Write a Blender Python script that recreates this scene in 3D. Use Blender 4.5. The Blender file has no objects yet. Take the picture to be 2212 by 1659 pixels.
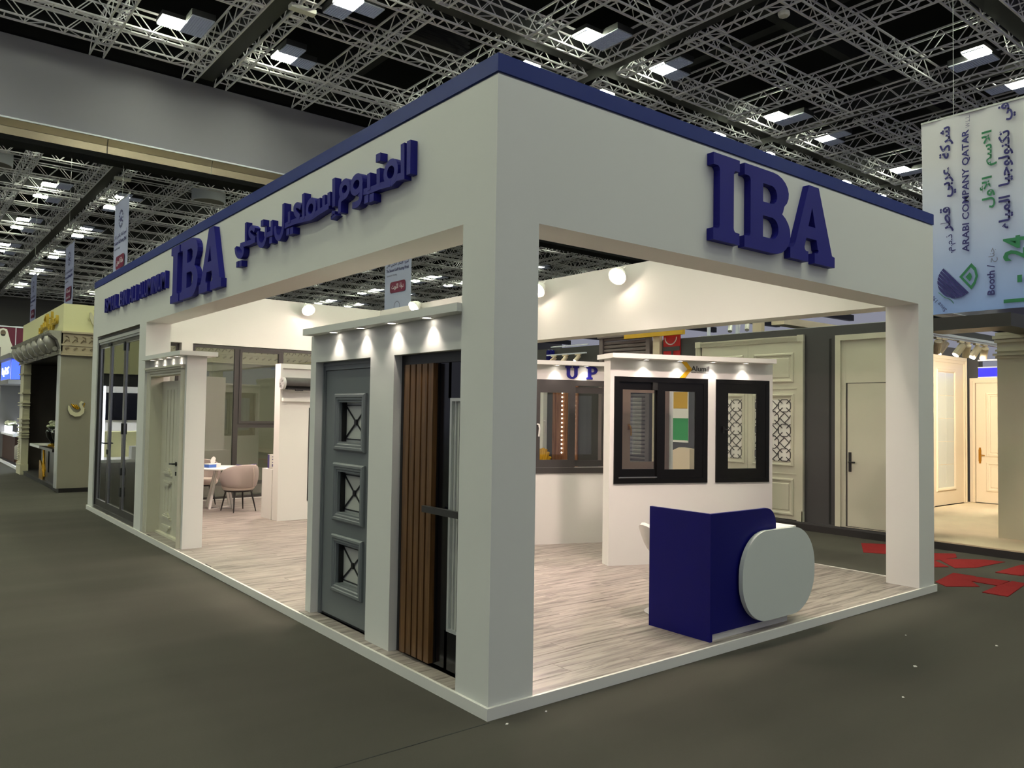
import bpy, bmesh, math, random
from mathutils import Vector, Matrix
PI = math.pi
random.seed(7)
SC = bpy.context.scene
COL = SC.collection
# ------------------------------------------------------------------ camera, world, exposure
IMG_W, IMG_H, F_PX = 2212, 1659, 1701.1
CAM_P = Vector((-2.8455, -3.7606, 1.8182))
YAW, PITCH, ROLL = 0.8992, 0.0355, 0.0153
fw = Vector((math.cos(PITCH) * math.cos(YAW), math.cos(PITCH) * math.sin(YAW), math.sin(PITCH)))
rt = fw.cross(Vector((0, 0, 1))).normalized()
up = rt.cross(fw)
c_, s_ = math.cos(ROLL), math.sin(ROLL)
R_, U_ = rt * c_ + up * s_, up * c_ - rt * s_
cd = bpy.data.cameras.new('camera')
cam = bpy.data.objects.new('camera', cd)
COL.objects.link(cam)
cd.sensor_width = 36
cd.lens = 36 * F_PX / IMG_W
cd.clip_end = 400
cd.clip_start = 0.05
M4 = Matrix((R_, U_, -fw)).transposed().to_4x4()
M4.translation = CAM_P
cam.matrix_world = M4
SC.camera = cam


def project(p):
    d = Vector(p) - CAM_P
    z = d.dot(fw)
    if z < .2:
        return None
    return (IMG_W / 2 + F_PX * d.dot(R_) / z, IMG_H / 2 - F_PX * d.dot(U_) / z)


W = bpy.data.worlds.new('world')
SC.world = W
W.use_nodes = True
W.node_tree.nodes['Background'].inputs[0].default_value = (.80, .82, 1.0, 1)
W.node_tree.nodes['Background'].inputs[1].default_value = .25
SC.view_settings.view_transform = 'Standard'
SC.view_settings.look = 'None'
SC.view_settings.gamma = 1
SC.view_settings.exposure = .3
SC.view_settings.use_curve_mapping = False
SC.cycles.max_bounces = 6
SC.cycles.diffuse_bounces = 3
SC.cycles.glossy_bounces = 3
SC.cycles.transparent_max_bounces = 10
SC.cycles.caustics_reflective = False
SC.cycles.caustics_refractive = False
SC.cycles.sample_clamp_indirect = 6
HALL_L = 112.0        # radiance of a lit ceiling tile
FLOOD_W = 43.0        # stand flood lamps
SPOT_W = 5.0          # canopy downlights

# ------------------------------------------------------------------ materials


def lin(r, g, b):
    f = lambda c: (c / 255 / 12.92) if c / 255 <= .04045 else ((c / 255 + .055) / 1.055) ** 2.4
    return (f(r), f(g), f(b), 1)


MATS = {}


def mat(name, col, rough=.5, metal=0, spec=.5, noise=None, bump=None, emit=None, stretch=None):
    """principled; noise=(scale, amount) mottles the colour, bump=(scale, strength)"""
    m = bpy.data.materials.new(name)
    m.use_nodes = True
    nt = m.node_tree
    b = nt.nodes['Principled BSDF']
    col = tuple(col) + ((1,) if len(col) == 3 else ())
    b.inputs['Base Color'].default_value = col
    b.inputs['Roughness'].default_value = rough
    b.inputs['Metallic'].default_value = metal
    b.inputs['Specular IOR Level'].default_value = spec
    tc = nt.nodes.new('ShaderNodeTexCoord')
    if noise:
        n = nt.nodes.new('ShaderNodeTexNoise')
        n.inputs['Scale'].default_value = noise[0]
        n.inputs['Detail'].default_value = 4
        if stretch:
            mp = nt.nodes.new('ShaderNodeMapping')
            mp.inputs['Scale'].default_value = stretch
            nt.links.new(tc.outputs['Object'], mp.inputs['Vector'])
            nt.links.new(mp.outputs[0], n.inputs['Vector'])
        else:
            nt.links.new(tc.outputs['Object'], n.inputs['Vector'])
        mx = nt.nodes.new('ShaderNodeMix')
        mx.data_type = 'RGBA'
        a = noise[1]
        mx.inputs['A'].default_value = tuple(c * (1 - a) for c in col[:3]) + (1,)
        mx.inputs['B'].default_value = tuple(min(1, c * (1 + a)) for c in col[:3]) + (1,)
        nt.links.new(n.outputs['Fac'], mx.inputs['Factor'])
        nt.links.new(mx.outputs['Result'], b.inputs['Base Color'])
    if bump:
        n2 = nt.nodes.new('ShaderNodeTexNoise')
        n2.inputs['Scale'].default_value = bump[0]
        n2.inputs['Detail'].default_value = 3
        nt.links.new(tc.outputs['Object'], n2.inputs['Vector'])
        bp = nt.nodes.new('ShaderNodeBump')
        bp.inputs['Strength'].default_value = bump[1]
        bp.inputs['Distance'].default_value = .004
        nt.links.new(n2.outputs['Fac'], bp.inputs['Height'])
        nt.links.new(bp.outputs['Normal'], b.inputs['Normal'])
    if emit:
        b.inputs['Emission Color'].default_value = tuple(emit[0]) + (1,)
        b.inputs['Emission Strength'].default_value = emit[1]
    MATS[name] = m
    return m


def ramp_node(nt, stops):
    r = nt.nodes.new('ShaderNodeValToRGB')
    e = r.color_ramp.elements
    e[0].position, e[0].color = stops[0]
    e[1].position, e[1].color = stops[-1]
    for p, c in stops[1:-1]:
        k = e.new(p)
        k.color = c
    return r


def wood(name, stops, stretch, scale, rough=.4, rnd=.25, bump=.15):
    """grain stretched along one axis, each piece its own tone (object random)"""
    m = bpy.data.materials.new(name)
    m.use_nodes = True
    nt = m.node_tree
    b = nt.nodes['Principled BSDF']
    b.inputs['Roughness'].default_value = rough
    tc = nt.nodes.new('ShaderNodeTexCoord')
    oi = nt.nodes.new('ShaderNodeObjectInfo')
    vm = nt.nodes.new('ShaderNodeVectorMath')
    vm.operation = 'ADD'
    sc = nt.nodes.new('ShaderNodeVectorMath')
    sc.operation = 'SCALE'
    cb = nt.nodes.new('ShaderNodeCombineXYZ')
    for i in range(3):
        nt.links.new(oi.outputs['Random'], cb.inputs[i])
    nt.links.new(cb.outputs[0], sc.inputs[0])
    sc.inputs['Scale'].default_value = 37.0
    nt.links.new(tc.outputs['Object'], vm.inputs[0])
    nt.links.new(sc.outputs[0], vm.inputs[1])
    mp = nt.nodes.new('ShaderNodeMapping')
    mp.inputs['Scale'].default_value = stretch
    nt.links.new(vm.outputs[0], mp.inputs['Vector'])
    n = nt.nodes.new('ShaderNodeTexNoise')
    n.inputs['Scale'].default_value = scale
    n.inputs['Detail'].default_value = 6
    n.inputs['Roughness'].default_value = .62
    n.inputs['Distortion'].default_value = .6
    nt.links.new(mp.outputs[0], n.inputs['Vector'])
    rp = ramp_node(nt, stops)
    nt.links.new(n.outputs['Fac'], rp.inputs['Fac'])
    hv = nt.nodes.new('ShaderNodeHueSaturation')
    mr = nt.nodes.new('ShaderNodeMapRange')
    mr.inputs['To Min'].default_value = 1 - rnd
    mr.inputs['To Max'].default_value = 1 + rnd
    nt.links.new(oi.outputs['Random'], mr.inputs['Value'])
    nt.links.new(mr.outputs[0], hv.inputs['Value'])
    nt.links.new(rp.outputs['Color'], hv.inputs['Color'])
    nt.links.new(hv.outputs[0], b.inputs['Base Color'])
    bp = nt.nodes.new('ShaderNodeBump')
    bp.inputs['Strength'].default_value = bump
    bp.inputs['Distance'].default_value = .002
    nt.links.new(n.outputs['Fac'], bp.inputs['Height'])
    nt.links.new(bp.outputs['Normal'], b.inputs['Normal'])
    MATS[name] = m
    return m


def glass(name, tint=(1, 1, 1), refl=.06, rough=0.0, haze=0):
    m = bpy.data.materials.new(name)
    m.use_nodes = True
    nt = m.node_tree
    nt.nodes.remove(nt.nodes['Principled BSDF'])
    out = nt.nodes['Material Output']
    tr = nt.nodes.new('ShaderNodeBsdfTransparent')
    tr.inputs[0].default_value = tuple(tint) + (1,)
    gl = nt.nodes.new('ShaderNodeBsdfGlossy')
    gl.inputs['Roughness'].default_value = rough
    fr = nt.nodes.new('ShaderNodeFresnel')
    fr.inputs['IOR'].default_value = 1.5
    ad = nt.nodes.new('ShaderNodeMath')
    ad.operation = 'ADD'
    ad.use_clamp = True
    ad.inputs[1].default_value = refl
    nt.links.new(fr.outputs[0], ad.inputs[0])
    mx = nt.nodes.new('ShaderNodeMixShader')
    nt.links.new(ad.outputs[0], mx.inputs[0])
    nt.links.new(tr.outputs[0], mx.inputs[1])
    nt.links.new(gl.outputs[0], mx.inputs[2])
    nt.links.new(mx.outputs[0], out.inputs[0])
    MATS[name] = m
    return m


mat('white', lin(226, 226, 220), .62, noise=(1.3, .02), bump=(260, .12))
mat('white_satin', lin(232, 230, 224), .4)
mat('navy_cap', lin(20, 42, 118), .5, spec=.25, noise=(2, .05))
mat('letter_blue', lin(26, 25, 124), .5, spec=.25)
mat('letter_side', lin(30, 22, 140), .5)
mat('desk_blue', lin(10, 11, 100), .5, spec=.2, noise=(3, .06))
mat('disc_white', lin(214, 219, 214), .35)
mat('carpet', lin(80, 77, 71), .95, spec=.1, noise=(.9, .2), bump=(420, .9), stretch=(.25, 1.9, 1))
mat('carpet_red', lin(140, 40, 42), .95, spec=.1, noise=(5, .15), bump=(420, .8))
mat('beige_carpet', lin(206, 186, 158), .9, noise=(3, .12), bump=(300, .5))
mat('grey_door', lin(112, 117, 119), .42)
mat('black_paint', lin(16, 16, 18), .4)
mat('black_gloss', lin(10, 11, 16), .16)
mat('charcoal', lin(52, 50, 50), .4)
mat('window_black', lin(14, 13, 13), .3, spec=.3)
mat('window_grey', lin(60, 57, 56), .4)
mat('window_brown', lin(112, 92, 78), .45)
mat('alu', (.7, .7, .7), .28, metal=1)
mat('alu_dull', lin(196, 198, 196), .4, metal=.3)
mat('gasket', lin(14, 14, 14), .7)
mat('frost', lin(206, 208, 198), .25)
mat('truss', lin(236, 234, 242), .42)
mat('girder', lin(38, 38, 42), .6)
mat('roof', lin(16, 16, 18), .9, spec=.1)
mat('duct', lin(34, 34, 38), .8, spec=.2)
mat('bulkhead', lin(122, 120, 132), .8, noise=(.6, .03))
mat('bronze', lin(140, 127, 112), .36, metal=.5, noise=(.8, .25))
mat('bronze_lip', lin(222, 226, 240), .4)
mat('hall_wall', lin(128, 126, 124), .9)
mat('dark_wall', lin(62, 61, 62), .55, noise=(2, .05))
mat('dark_plinth', lin(38, 35, 35), .5)
mat('cream_door', lin(208, 204, 184), .42)
mat('cream_warm', lin(230, 212, 184), .45)
mat('stone_beige', lin(212, 205, 176), .5, noise=(1.6, .07))
mat('chair_fabric', lin(168, 154, 148), .9, bump=(350, .4))
mat('chair_seat', lin(206, 192, 182), .9)
mat('chair_leg', lin(24, 20, 20), .45)
mat('gold', lin(214, 164, 44), .25, metal=.85)
mat('gold_paint', lin(200, 168, 60), .4)
mat('brass', lin(200, 148, 60), .25, metal=1)
mat('cream_block', lin(226, 222, 172), .6)
mat('marble_grey', lin(142, 136, 120), .5, noise=(1.2, .08))
mat('frieze', lin(178, 164, 138), .55)
mat('frieze_dark', lin(128, 112, 88), .6)
mat('silver_cornice', lin(176, 172, 160), .22, metal=.35, noise=(5, .25))
mat('pilaster', lin(206, 200, 168), .5)
mat('taupe', lin(92, 84, 72), .6)
mat('near_black', lin(14, 10, 10), .4)
mat('vase_black', lin(12, 10, 8), .08)
mat('flower', lin(214, 214, 180), .8)
mat('leaf_green', lin(70, 86, 50), .7)
mat('banner', lin(204, 210, 240), .8)
mat('ink_navy', lin(42, 40, 110), .7)
mat('ink_green', lin(42, 120, 82), .7)
mat('ink_grey', lin(120, 120, 150), .7)
mat('ink_maroon', lin(122, 32, 68), .7)
mat('ink_white', lin(240, 236, 240), .7)
mat('maroon', lin(96, 22, 52), .7)
mat('yellow', lin(236, 186, 30), .5)
mat('yellow_dark', lin(206, 158, 20), .5)
mat('sign_yellow', lin(214, 170, 50), .6)
mat('red_gloss', lin(190, 28, 34), .3)
mat('green_poster', lin(30, 140, 70), .5)
mat('shutter_grey', lin(120, 108, 108), .5)
mat('tissue_blue', lin(70, 110, 190), .5)
mat('paper', lin(236, 232, 226), .8)
mat('purple_print', lin(70, 60, 120), .6)
mat('dark_brown', lin(58, 34, 22), .45)
mat('pouf', lin(150, 144, 130), .9, bump=(300, .4))
mat('blue_wall', lin(150, 190, 196), .6)
mat('blue_lit', lin(30, 50, 230), .3, emit=((.06, .12, 1.0), 1.6))
mat('blue_strip', lin(220, 220, 255), .3, emit=((.75, .78, 1.0), 5))
mat('blue_screen', lin(20, 20, 200), .2, emit=((.02, .02, .75), 1.0))
mat('white_lit', lin(250, 250, 255), .3, emit=((.85, .9, 1.0), 3))
mat('led_dot', lin(255, 240, 200), .3, emit=((1, .86, .6), 6))
mat('tile_lit', lin(255, 255, 240), .5, emit=((.93, 1.0, .72), HALL_L))
mat('tile_dim', lin(176, 184, 214), .4, emit=((.40, .44, .60), .36))
mat('louvre', lin(210, 214, 226), .35, metal=.4)
mat('fixture', lin(24, 24, 28), .6)
mat('flood_lens', lin(255, 240, 220), .3, emit=((1, .84, .68), 60))
mat('spot_lens', lin(255, 245, 230), .3, emit=((1, .92, .82), 14))
mat('warm_lens', lin(255, 240, 220), .3, emit=((1, .9, .78), 20))
glass('clear_glass', (.97, .98, .97), .015)
glass('booth_glass', (.86, .88, .86), .10)
glass('bifold_glass', (.80, .83, .80), .14)
P0 = [(0.32, lin(84, 77, 72)), (.44, lin(132, 123, 117)), (.54, lin(156, 146, 139)), (.72, lin(174, 165, 157))]
wood('plank', P0, (.55, 7.0, 7.0), 3.2, .42, .07, .1)
wood('slat_wood', [(.3, lin(70, 48, 26)), (.5, lin(98, 68, 38)), (.7, lin(116, 84, 50))], (16, 16, .7), 3, .4, .08, .1)
wood('brown_panel', [(.3, lin(84, 52, 36)), (.5, lin(126, 82, 58)), (.7, lin(150, 104, 76))], (16, 16, .7), 3, .5, .05, .1)

# ------------------------------------------------------------------ object helpers
WM = {}


def thing(name, label, cat, loc=(0, 0, 0), rotz=0, group=None, kind=None):
    o = bpy.data.objects.new(name, None)
    COL.objects.link(o)
    o.location = loc
    o.rotation_euler = (0, 0, rotz)
    o.empty_display_size = .1
    if label:
        o['label'] = label
    if cat:
        o['category'] = cat
    if group:
        o['group'] = group
    if kind:
        o['kind'] = kind
    WM[o.name] = Matrix.Translation(loc) @ Matrix.Rotation(rotz, 4, 'Z')
    return o


def tag(o, label, cat, group=None):
    o['label'] = label
    o['category'] = cat
    if group:
        o['group'] = group
    return o


def adopt(o, parent):
    o.parent = parent
    WM[o.name] = WM[parent.name]
    return o


def dup(root, loc, rotz=0, label=None, group=None):
    r = root.copy()
    COL.objects.link(r)
    r.location = loc
    r.rotation_euler = (0, 0, rotz)
    if label:
        r['label'] = label
    if group:
        r['group'] = group
    WM[r.name] = Matrix.Translation(loc) @ Matrix.Rotation(rotz, 4, 'Z')
    for ch in KIDS.get(root.name, []):
        k = ch.copy()
        COL.objects.link(k)
        k.parent = r
        for g in KIDS.get(ch.name, []):
            d = g.copy()
            COL.objects.link(d)
            d.parent = k
    return r


KIDS = {}


class MB:
    def __init__(self):
        self.v, self.f, self.mi, self.m = [], [], [], []
        self.cur = 0
        self.map = None

    def use(self, matname):
        if matname not in self.m:
            self.m.append(matname)
        self.cur = self.m.index(matname)
        return self

    def add(self, vs, fs):
        b = len(self.v)
        if self.map:
            vs = [self.map(*p) for p in vs]
        self.v += [tuple(p) for p in vs]
        self.f += [tuple(i + b for i in f) for f in fs]
        self.mi += [self.cur] * len(fs)
        return self

    def box(self, x0, x1, y0, y1, z0, z1):
        vs = [(x0, y0, z0), (x1, y0, z0), (x1, y1, z0), (x0, y1, z0), (x0, y0, z1), (x1, y0, z1), (x1, y1, z1), (x0, y1, z1)]
        return self.add(vs, [(0, 3, 2, 1), (4, 5, 6, 7), (0, 1, 5, 4), (1, 2, 6, 5), (2, 3, 7, 6), (3, 0, 4, 7)])

    def prism(self, poly, fn, t0, t1):
        n = len(poly)
        vs = [fn(a, b, t0) for a, b in poly] + [fn(a, b, t1) for a, b in poly]
        fs = [tuple(range(n))[::-1], tuple(range(n, 2 * n))] + [(i, (i + 1) % n, n + (i + 1) % n, n + i) for i in range(n)]
        return self.add(vs, fs)

    def bar(self, p0, p1, r, n=4, r2=None):
        p0, p1 = Vector(p0), Vector(p1)
        d = (p1 - p0).normalized()
        a = d.cross(Vector((0, 0, 1)) if abs(d.z) < .9 else Vector((1, 0, 0))).normalized()
        b = d.cross(a)
        r2 = r if r2 is None else r2
        vs = []
        for p, q in ((p0, r), (p1, r2)):
            for i in range(n):
                t = 2 * PI * (i + .5) / n
                vs.append(p + a * q * math.cos(t) + b * q * math.sin(t))
        fs = [(i, (i + 1) % n, n + (i + 1) % n, n + i) for i in range(n)]
        fs += [tuple(range(n))[::-1], tuple(range(n, 2 * n))]
        return self.add(vs, fs)

    def tube(self, pts, r, n=8):
        pts = [Vector(p) for p in pts]
        rings = []
        for i, p in enumerate(pts):
            d = (pts[min(i + 1, len(pts) - 1)] - pts[max(i - 1, 0)]).normalized()
            a = d.cross(Vector((0, 0, 1)) if abs(d.z) < .9 else Vector((1, 0, 0))).normalized()
            b = d.cross(a)
            rr = r[i] if isinstance(r, (list, tuple)) else r
            rings.append([p + a * rr * math.cos(2 * PI * k / n) + b * rr * math.sin(2 * PI * k / n) for k in range(n)])
        vs = [v for g in rings for v in g]
        fs = []
        for i in range(len(pts) - 1):
            for k in range(n):
                fs.append((i * n + k, i * n + (k + 1) % n, (i + 1) * n + (k + 1) % n, (i + 1) * n + k))
        fs += [tuple(range(n))[::-1], tuple(range(len(vs) - n, len(vs)))]
        return self.add(vs, fs)

    def lathe(self, prof, c, n=20):
        vs, fs = [], []
        for r, z in prof:
            for k in range(n):
                t = 2 * PI * k / n
                vs.append((c[0] + r * math.cos(t), c[1] + r * math.sin(t), c[2] + z))
        for i in range(len(prof) - 1):
            for k in range(n):
                fs.append((i * n + k, i * n + (k + 1) % n, (i + 1) * n + (k + 1) % n, (i + 1) * n + k))
        fs += [tuple(range(n))[::-1], tuple(range(len(vs) - n, len(vs)))]
        return self.add(vs, fs)

    def mould(self, fn, u0, u1, v0, v1, prof, close=False):
        """picture-frame sweep: prof = [(inset, height)...]; fn(u, v, h) -> xyz"""
        vs, fs = [], []
        for d, h in prof:
            for u, v in ((u0 + d, v0 + d), (u1 - d, v0 + d), (u1 - d, v1 - d), (u0 + d, v1 - d)):
                vs.append(fn(u, v, h))
        for i in range(len(prof) - 1):
            for k in range(4):
                fs.append((i * 4 + k, i * 4 + (k + 1) % 4, (i + 1) * 4 + (k + 1) % 4, (i + 1) * 4 + k))
        if close:
            b = (len(prof) - 1) * 4
            fs.append((b, b + 1, b + 2, b + 3))
        return self.add(vs, fs)

    def frame(self, fn, u0, u1, v0, v1, w, t0, t1, wt=None, wb=None):
        """rectangular frame with depth t0..t1, w wide"""
        wt = w if wt is None else wt
        wb = w if wb is None else wb
        o = [(u0, v0), (u1, v0), (u1, v1), (u0, v1)]
        i = [(u0 + w, v0 + wb), (u1 - w, v0 + wb), (u1 - w, v1 - wt), (u0 + w, v1 - wt)]
        vs = [fn(a, b, t0) for a, b in o] + [fn(a, b, t0) for a, b in i] + [fn(a, b, t1) for a, b in o] + [fn(a, b, t1) for a, b in i]
        fs = []
        for k in range(4):
            j = (k + 1) % 4
            fs += [(k, j, 4 + j, 4 + k), (8 + j, 8 + k, 12 + k, 12 + j), (j, k, 8 + k, 8 + j), (4 + k, 4 + j, 12 + j, 12 + k)]
        return self.add(vs, fs)

    def fbox(self, fn, u0, u1, v0, v1, t0, t1):
        return self.prism([(u0, v0), (u1, v0), (u1, v1), (u0, v1)], fn, t0, t1)

    def build(self, name, matname=None, parent=None, smooth=False, local=False, label=None):
        me = bpy.data.meshes.new(name)
        vs = self.v
        if parent is not None and not local:
            inv = WM[parent.name].inverted()
            vs = [tuple(inv @ Vector(p)) for p in vs]
        me.from_pydata(vs, [], self.f)
        mats = self.m if self.m else [matname]
        for k in mats:
            me.materials.append(MATS[k])
        if len(mats) > 1:
            me.polygons.foreach_set('material_index', self.mi)
        bm = bmesh.new()
        bm.from_mesh(me)
        bmesh.ops.recalc_face_normals(bm, faces=bm.faces)
        bm.to_mesh(me)
        bm.free()
        if smooth:
            me.polygons.foreach_set('use_smooth', [True] * len(me.polygons))
            try:
                me.set_sharp_from_angle(angle=math.radians(38))
            except Exception:
                pass
        me.update()
        o = bpy.data.objects.new(name, me)
        COL.objects.link(o)
        if parent is not None:
            o.parent = parent
            WM[o.name] = WM[parent.name]
            KIDS.setdefault(parent.name, []).append(o)
        else:
            WM[o.name] = Matrix()
        if label:
            o['label'] = label
        return o


def struct(o):
    o['kind'] = 'structure'
    return o


def part(mb, name, matname, parent, **k):
    return mb.build(name, matname, parent, **k)


# mappings: plane coordinates (u, v, t) -> world
def onx(x, s=-1):
    return lambda u, v, t: (x + s * t, u, v)      # u = y, v = z, t = out of the face (towards -x)


def ony(y, s=-1):
    return lambda u, v, t: (u, y + s * t, v)      # u = x, v = z, t = towards -y


# ------------------------------------------------------------------ lettering
FORMS = {}
_tab = [('\u0627', 0xfe8d, 2), ('\u0623', 0xfe83, 2), ('\u0625', 0xfe87, 2), ('\u0628', 0xfe8f, 4), ('\u0629', 0xfe93, 2), ('\u062a', 0xfe95, 4),
        ('\u062b', 0xfe99, 4), ('\u062c', 0xfe9d, 4), ('\u062d', 0xfea1, 4), ('\u062e', 0xfea5, 4), ('\u062f', 0xfea9, 2), ('\u0630', 0xfeab, 2),
        ('\u0631', 0xfead, 2), ('\u0632', 0xfeaf, 2), ('\u0633', 0xfeb1, 4), ('\u0634', 0xfeb5, 4), ('\u0637', 0xfec1, 4), ('\u0639', 0xfec9, 4),
        ('\u0641', 0xfed1, 4), ('\u0642', 0xfed5, 4), ('\u0643', 0xfed9, 4), ('\u0644', 0xfedd, 4), ('\u0645', 0xfee1, 4), ('\u0646', 0xfee5, 4),
        ('\u0647', 0xfee9, 4), ('\u0648', 0xfeed, 2), ('\u064a', 0xfef1, 4), ('\u0649', 0xfeef, 2)]
for ch, cp, n in _tab:
    FORMS[ch] = (cp, n)
LAMALEF = {'\u0627': 0xfefb, '\u0623': 0xfef7, '\u0625': 0xfef9}


def shape_ar(word):
    """joined Arabic glyphs in visual (left to right) order"""
    out = []
    prev = False
    i = 0
    while i < len(word):
        ch = word[i]
        if ch not in FORMS:
            out.append(ch)
            prev = False
            i += 1
            continue
        if ch == '\u0644' and i + 1 < len(word) and word[i + 1] in LAMALEF:
            out.append(chr(LAMALEF[word[i + 1]] + (1 if prev else 0)))
            prev = False
            i += 2
            continue
        cp, n = FORMS[ch]
        nxt = i + 1 < len(word) and word[i + 1] in FORMS and n == 4
        if n == 4:
            k = 3 if (prev and nxt) else 2 if nxt else 1 if prev else 0
        else:
            k = 1 if prev else 0
        out.append(chr(cp + k))
        prev = nxt
        i += 1
    return ''.join(reversed(out))


def text_geo(s, offset=0., res=2, extrude=.5):
    c = bpy.data.curves.new('t', 'FONT')
    c.body = s
    c.size = 1
    c.extrude = extrude
    c.offset = offset
    c.resolution_u = res
    o = bpy.data.objects.new('t', c)
    m = bpy.data.meshes.new_from_object(o)
    vs = [tuple(v.co) for v in m.vertices]
    fs = [tuple(p.vertices) for p in m.polygons]
    bpy.data.objects.remove(o)
    bpy.data.curves.remove(c)
    bpy.data.meshes.remove(m)
    return vs, fs


def add_text(mb, s, fn, u0, u1, v0, v1, t0, t1, offset=0., fit='box', base=None, rise=.714, res=2, warp=None):
    """text fitted to u0..u1, v0..v1 (or, with base, baseline v0 and font height rise reaching v1); fn(u, v, t)"""
    vs, fs = text_geo(s, offset, res)
    xs = [v[0] for v in vs]
    ys = [v[1] for v in vs]
    ax, bx, ay, by = min(xs), max(xs), min(ys), max(ys)
    if base:
        ay, by = 0, rise
    w_ = (lambda y: y) if not warp else (lambda y: y if y < 0 else y * warp[1] / warp[0] if y < warp[0] else warp[1] + (y - warp[0]) * (rise - warp[1]) / (rise - warp[0]))
    q = [fn(u0 + (x - ax) / (bx - ax) * (u1 - u0), v0 + (w_(y) - ay) / (by - ay) * (v1 - v0), t0 + (z + .5) * (t1 - t0)) for x, y, z in vs]
    mb.add(q, fs)
    return mb


def poly_geo(loops, extrude=.5):
    """filled 2-D loops (holes by nesting), extruded +-extrude"""
    c = bpy.data.curves.new('p', 'CURVE')
    c.dimensions = '2D'
    c.fill_mode = 'BOTH'
    c.extrude = extrude
    for lp in loops:
        s = c.splines.new('POLY')
        s.points.add(len(lp) - 1)
        for p, q in zip(s.points, lp):
            p.co = (q[0], q[1], 0, 1)
        s.use_cyclic_u = True
    o = bpy.data.objects.new('p', c)
    m = bpy.data.meshes.new_from_object(o)
    vs = [tuple(v.co) for v in m.vertices]
    fs = [tuple(p.vertices) for p in m.polygons]
    bpy.data.objects.remove(o)
    bpy.data.curves.remove(c)
    bpy.data.meshes.remove(m)
    return vs, fs


def add_poly(mb, loops, fn, t0, t1):
    vs, fs = poly_geo(loops)
    mb.add([fn(x, y, t0 + (z + .5) * (t1 - t0)) for x, y, z in vs], fs)
    return mb


def arc(cx, cy, rx, ry, a0, a1, n):
    return [(cx + rx * math.cos(math.radians(a0 + (a1 - a0) * i / n)), cy + ry * math.sin(math.radians(a0 + (a1 - a0) * i / n))) for i in range(n + 1)]


# slab-serif capitals, unit metres, baseline 0, height .67
mat('banner_light_fade', lin(190, 200, 238), .8)
_nt = MATS['banner_light_fade'].node_tree
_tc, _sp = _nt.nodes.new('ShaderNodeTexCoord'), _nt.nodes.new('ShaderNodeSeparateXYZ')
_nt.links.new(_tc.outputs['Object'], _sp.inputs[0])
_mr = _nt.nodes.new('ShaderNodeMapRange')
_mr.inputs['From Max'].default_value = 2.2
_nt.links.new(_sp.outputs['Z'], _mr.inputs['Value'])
_rp = ramp_node(_nt, [(0, lin(150, 178, 240)), (1, lin(224, 224, 228))])  # bluish light from below painted into the cloth colour, fading upward
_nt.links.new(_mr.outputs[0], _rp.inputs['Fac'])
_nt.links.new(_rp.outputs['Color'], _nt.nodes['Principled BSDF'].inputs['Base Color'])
H = .67
GL = {}
GL['I'] = [[(0, 0), (.33, 0), (.33, .092)] + arc(.285, .125, .03, .033, 270, 180, 3) + arc(.285, .545, .03, .033, 180, 90, 3) + [(.33, .578), (.33, H), (0, H), (0, .578)]
           + arc(.05, .545, .03, .033, 90, 0, 3) + arc(.05, .125, .03, .033, 0, -90, 3) + [(0, .092)]]
GL['B'] = [[(0, 0), (.40, 0)] + arc(.40, .185, .245, .185, -90, 60, 10) + [(.535, .364)] + arc(.395, .52, .225, .15, -45, 90, 8) + [(0, H), (0, .578)]
           + arc(.05, .545, .03, .033, 90, 0, 3) + arc(.05, .125, .03, .033, 0, -90, 3) + [(0, .092)],
           [(.25, .405), (.37, .405)] + arc(.37, .48, .08, .075, -90, 90, 7) + [(.25, .555)],
           [(.25, .118), (.38, .118)] + arc(.38, .205, .09, .087, -90, 90, 7) + [(.25, .292)]]
GL['A'] = [[(0, 0), (.275, 0), (.275, .09)] + arc(.245, .125, .03, .035, 270, 180, 3) + [(.245, .205), (.405, .205), (.425, .125)] + arc(.41, .12, .03, .03, 0, -90, 3)
           + [(.375, .09), (.375, 0), (.705, 0), (.705, .092), (.66, .10), (.645, .14), (.44, H), (.285, H), (.075, .14), (.045, .10), (0, .092)],
           [(.275, .31), (.385, .31), (.335, .48)]]
GL['U'] = [[(0, H), (0, .578), (.055, .57), (.07, .55), (.07, .24)] + arc(.335, .24, .265, .24, 180, 360, 12) + [(.6, .55), (.615, .57), (.67, .578), (.67, H), (.37, H), (.37, .578), (.43, .57), (.445, .55), (.445, .25)]
           + arc(.335, .25, .11, .15, 360, 180, 8) + [(.225, .55), (.24, .57), (.3, .578), (.3, H)]]
GL['P'] = [[(0, 0), (.33, 0), (.33, .092), (.27, .10), (.25, .125), (.25, .27), (.36, .27)] + arc(.36, .47, .23, .2, -90, 90, 10) + [(0, H), (0, .578), (.06, .57), (.08, .545), (.08, .125), (.06, .10), (0, .092)],
           [(.25, .37), (.34, .37)] + arc(.34, .47, .09, .1, -90, 90, 7) + [(.25, .57)]]
# ------------------------------------------------------------------ hall shell
fl = MB()
fl.box(-30, 80, -14, 92, -.2, 0)
floor = struct(fl.build('floor', 'carpet'))
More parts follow.
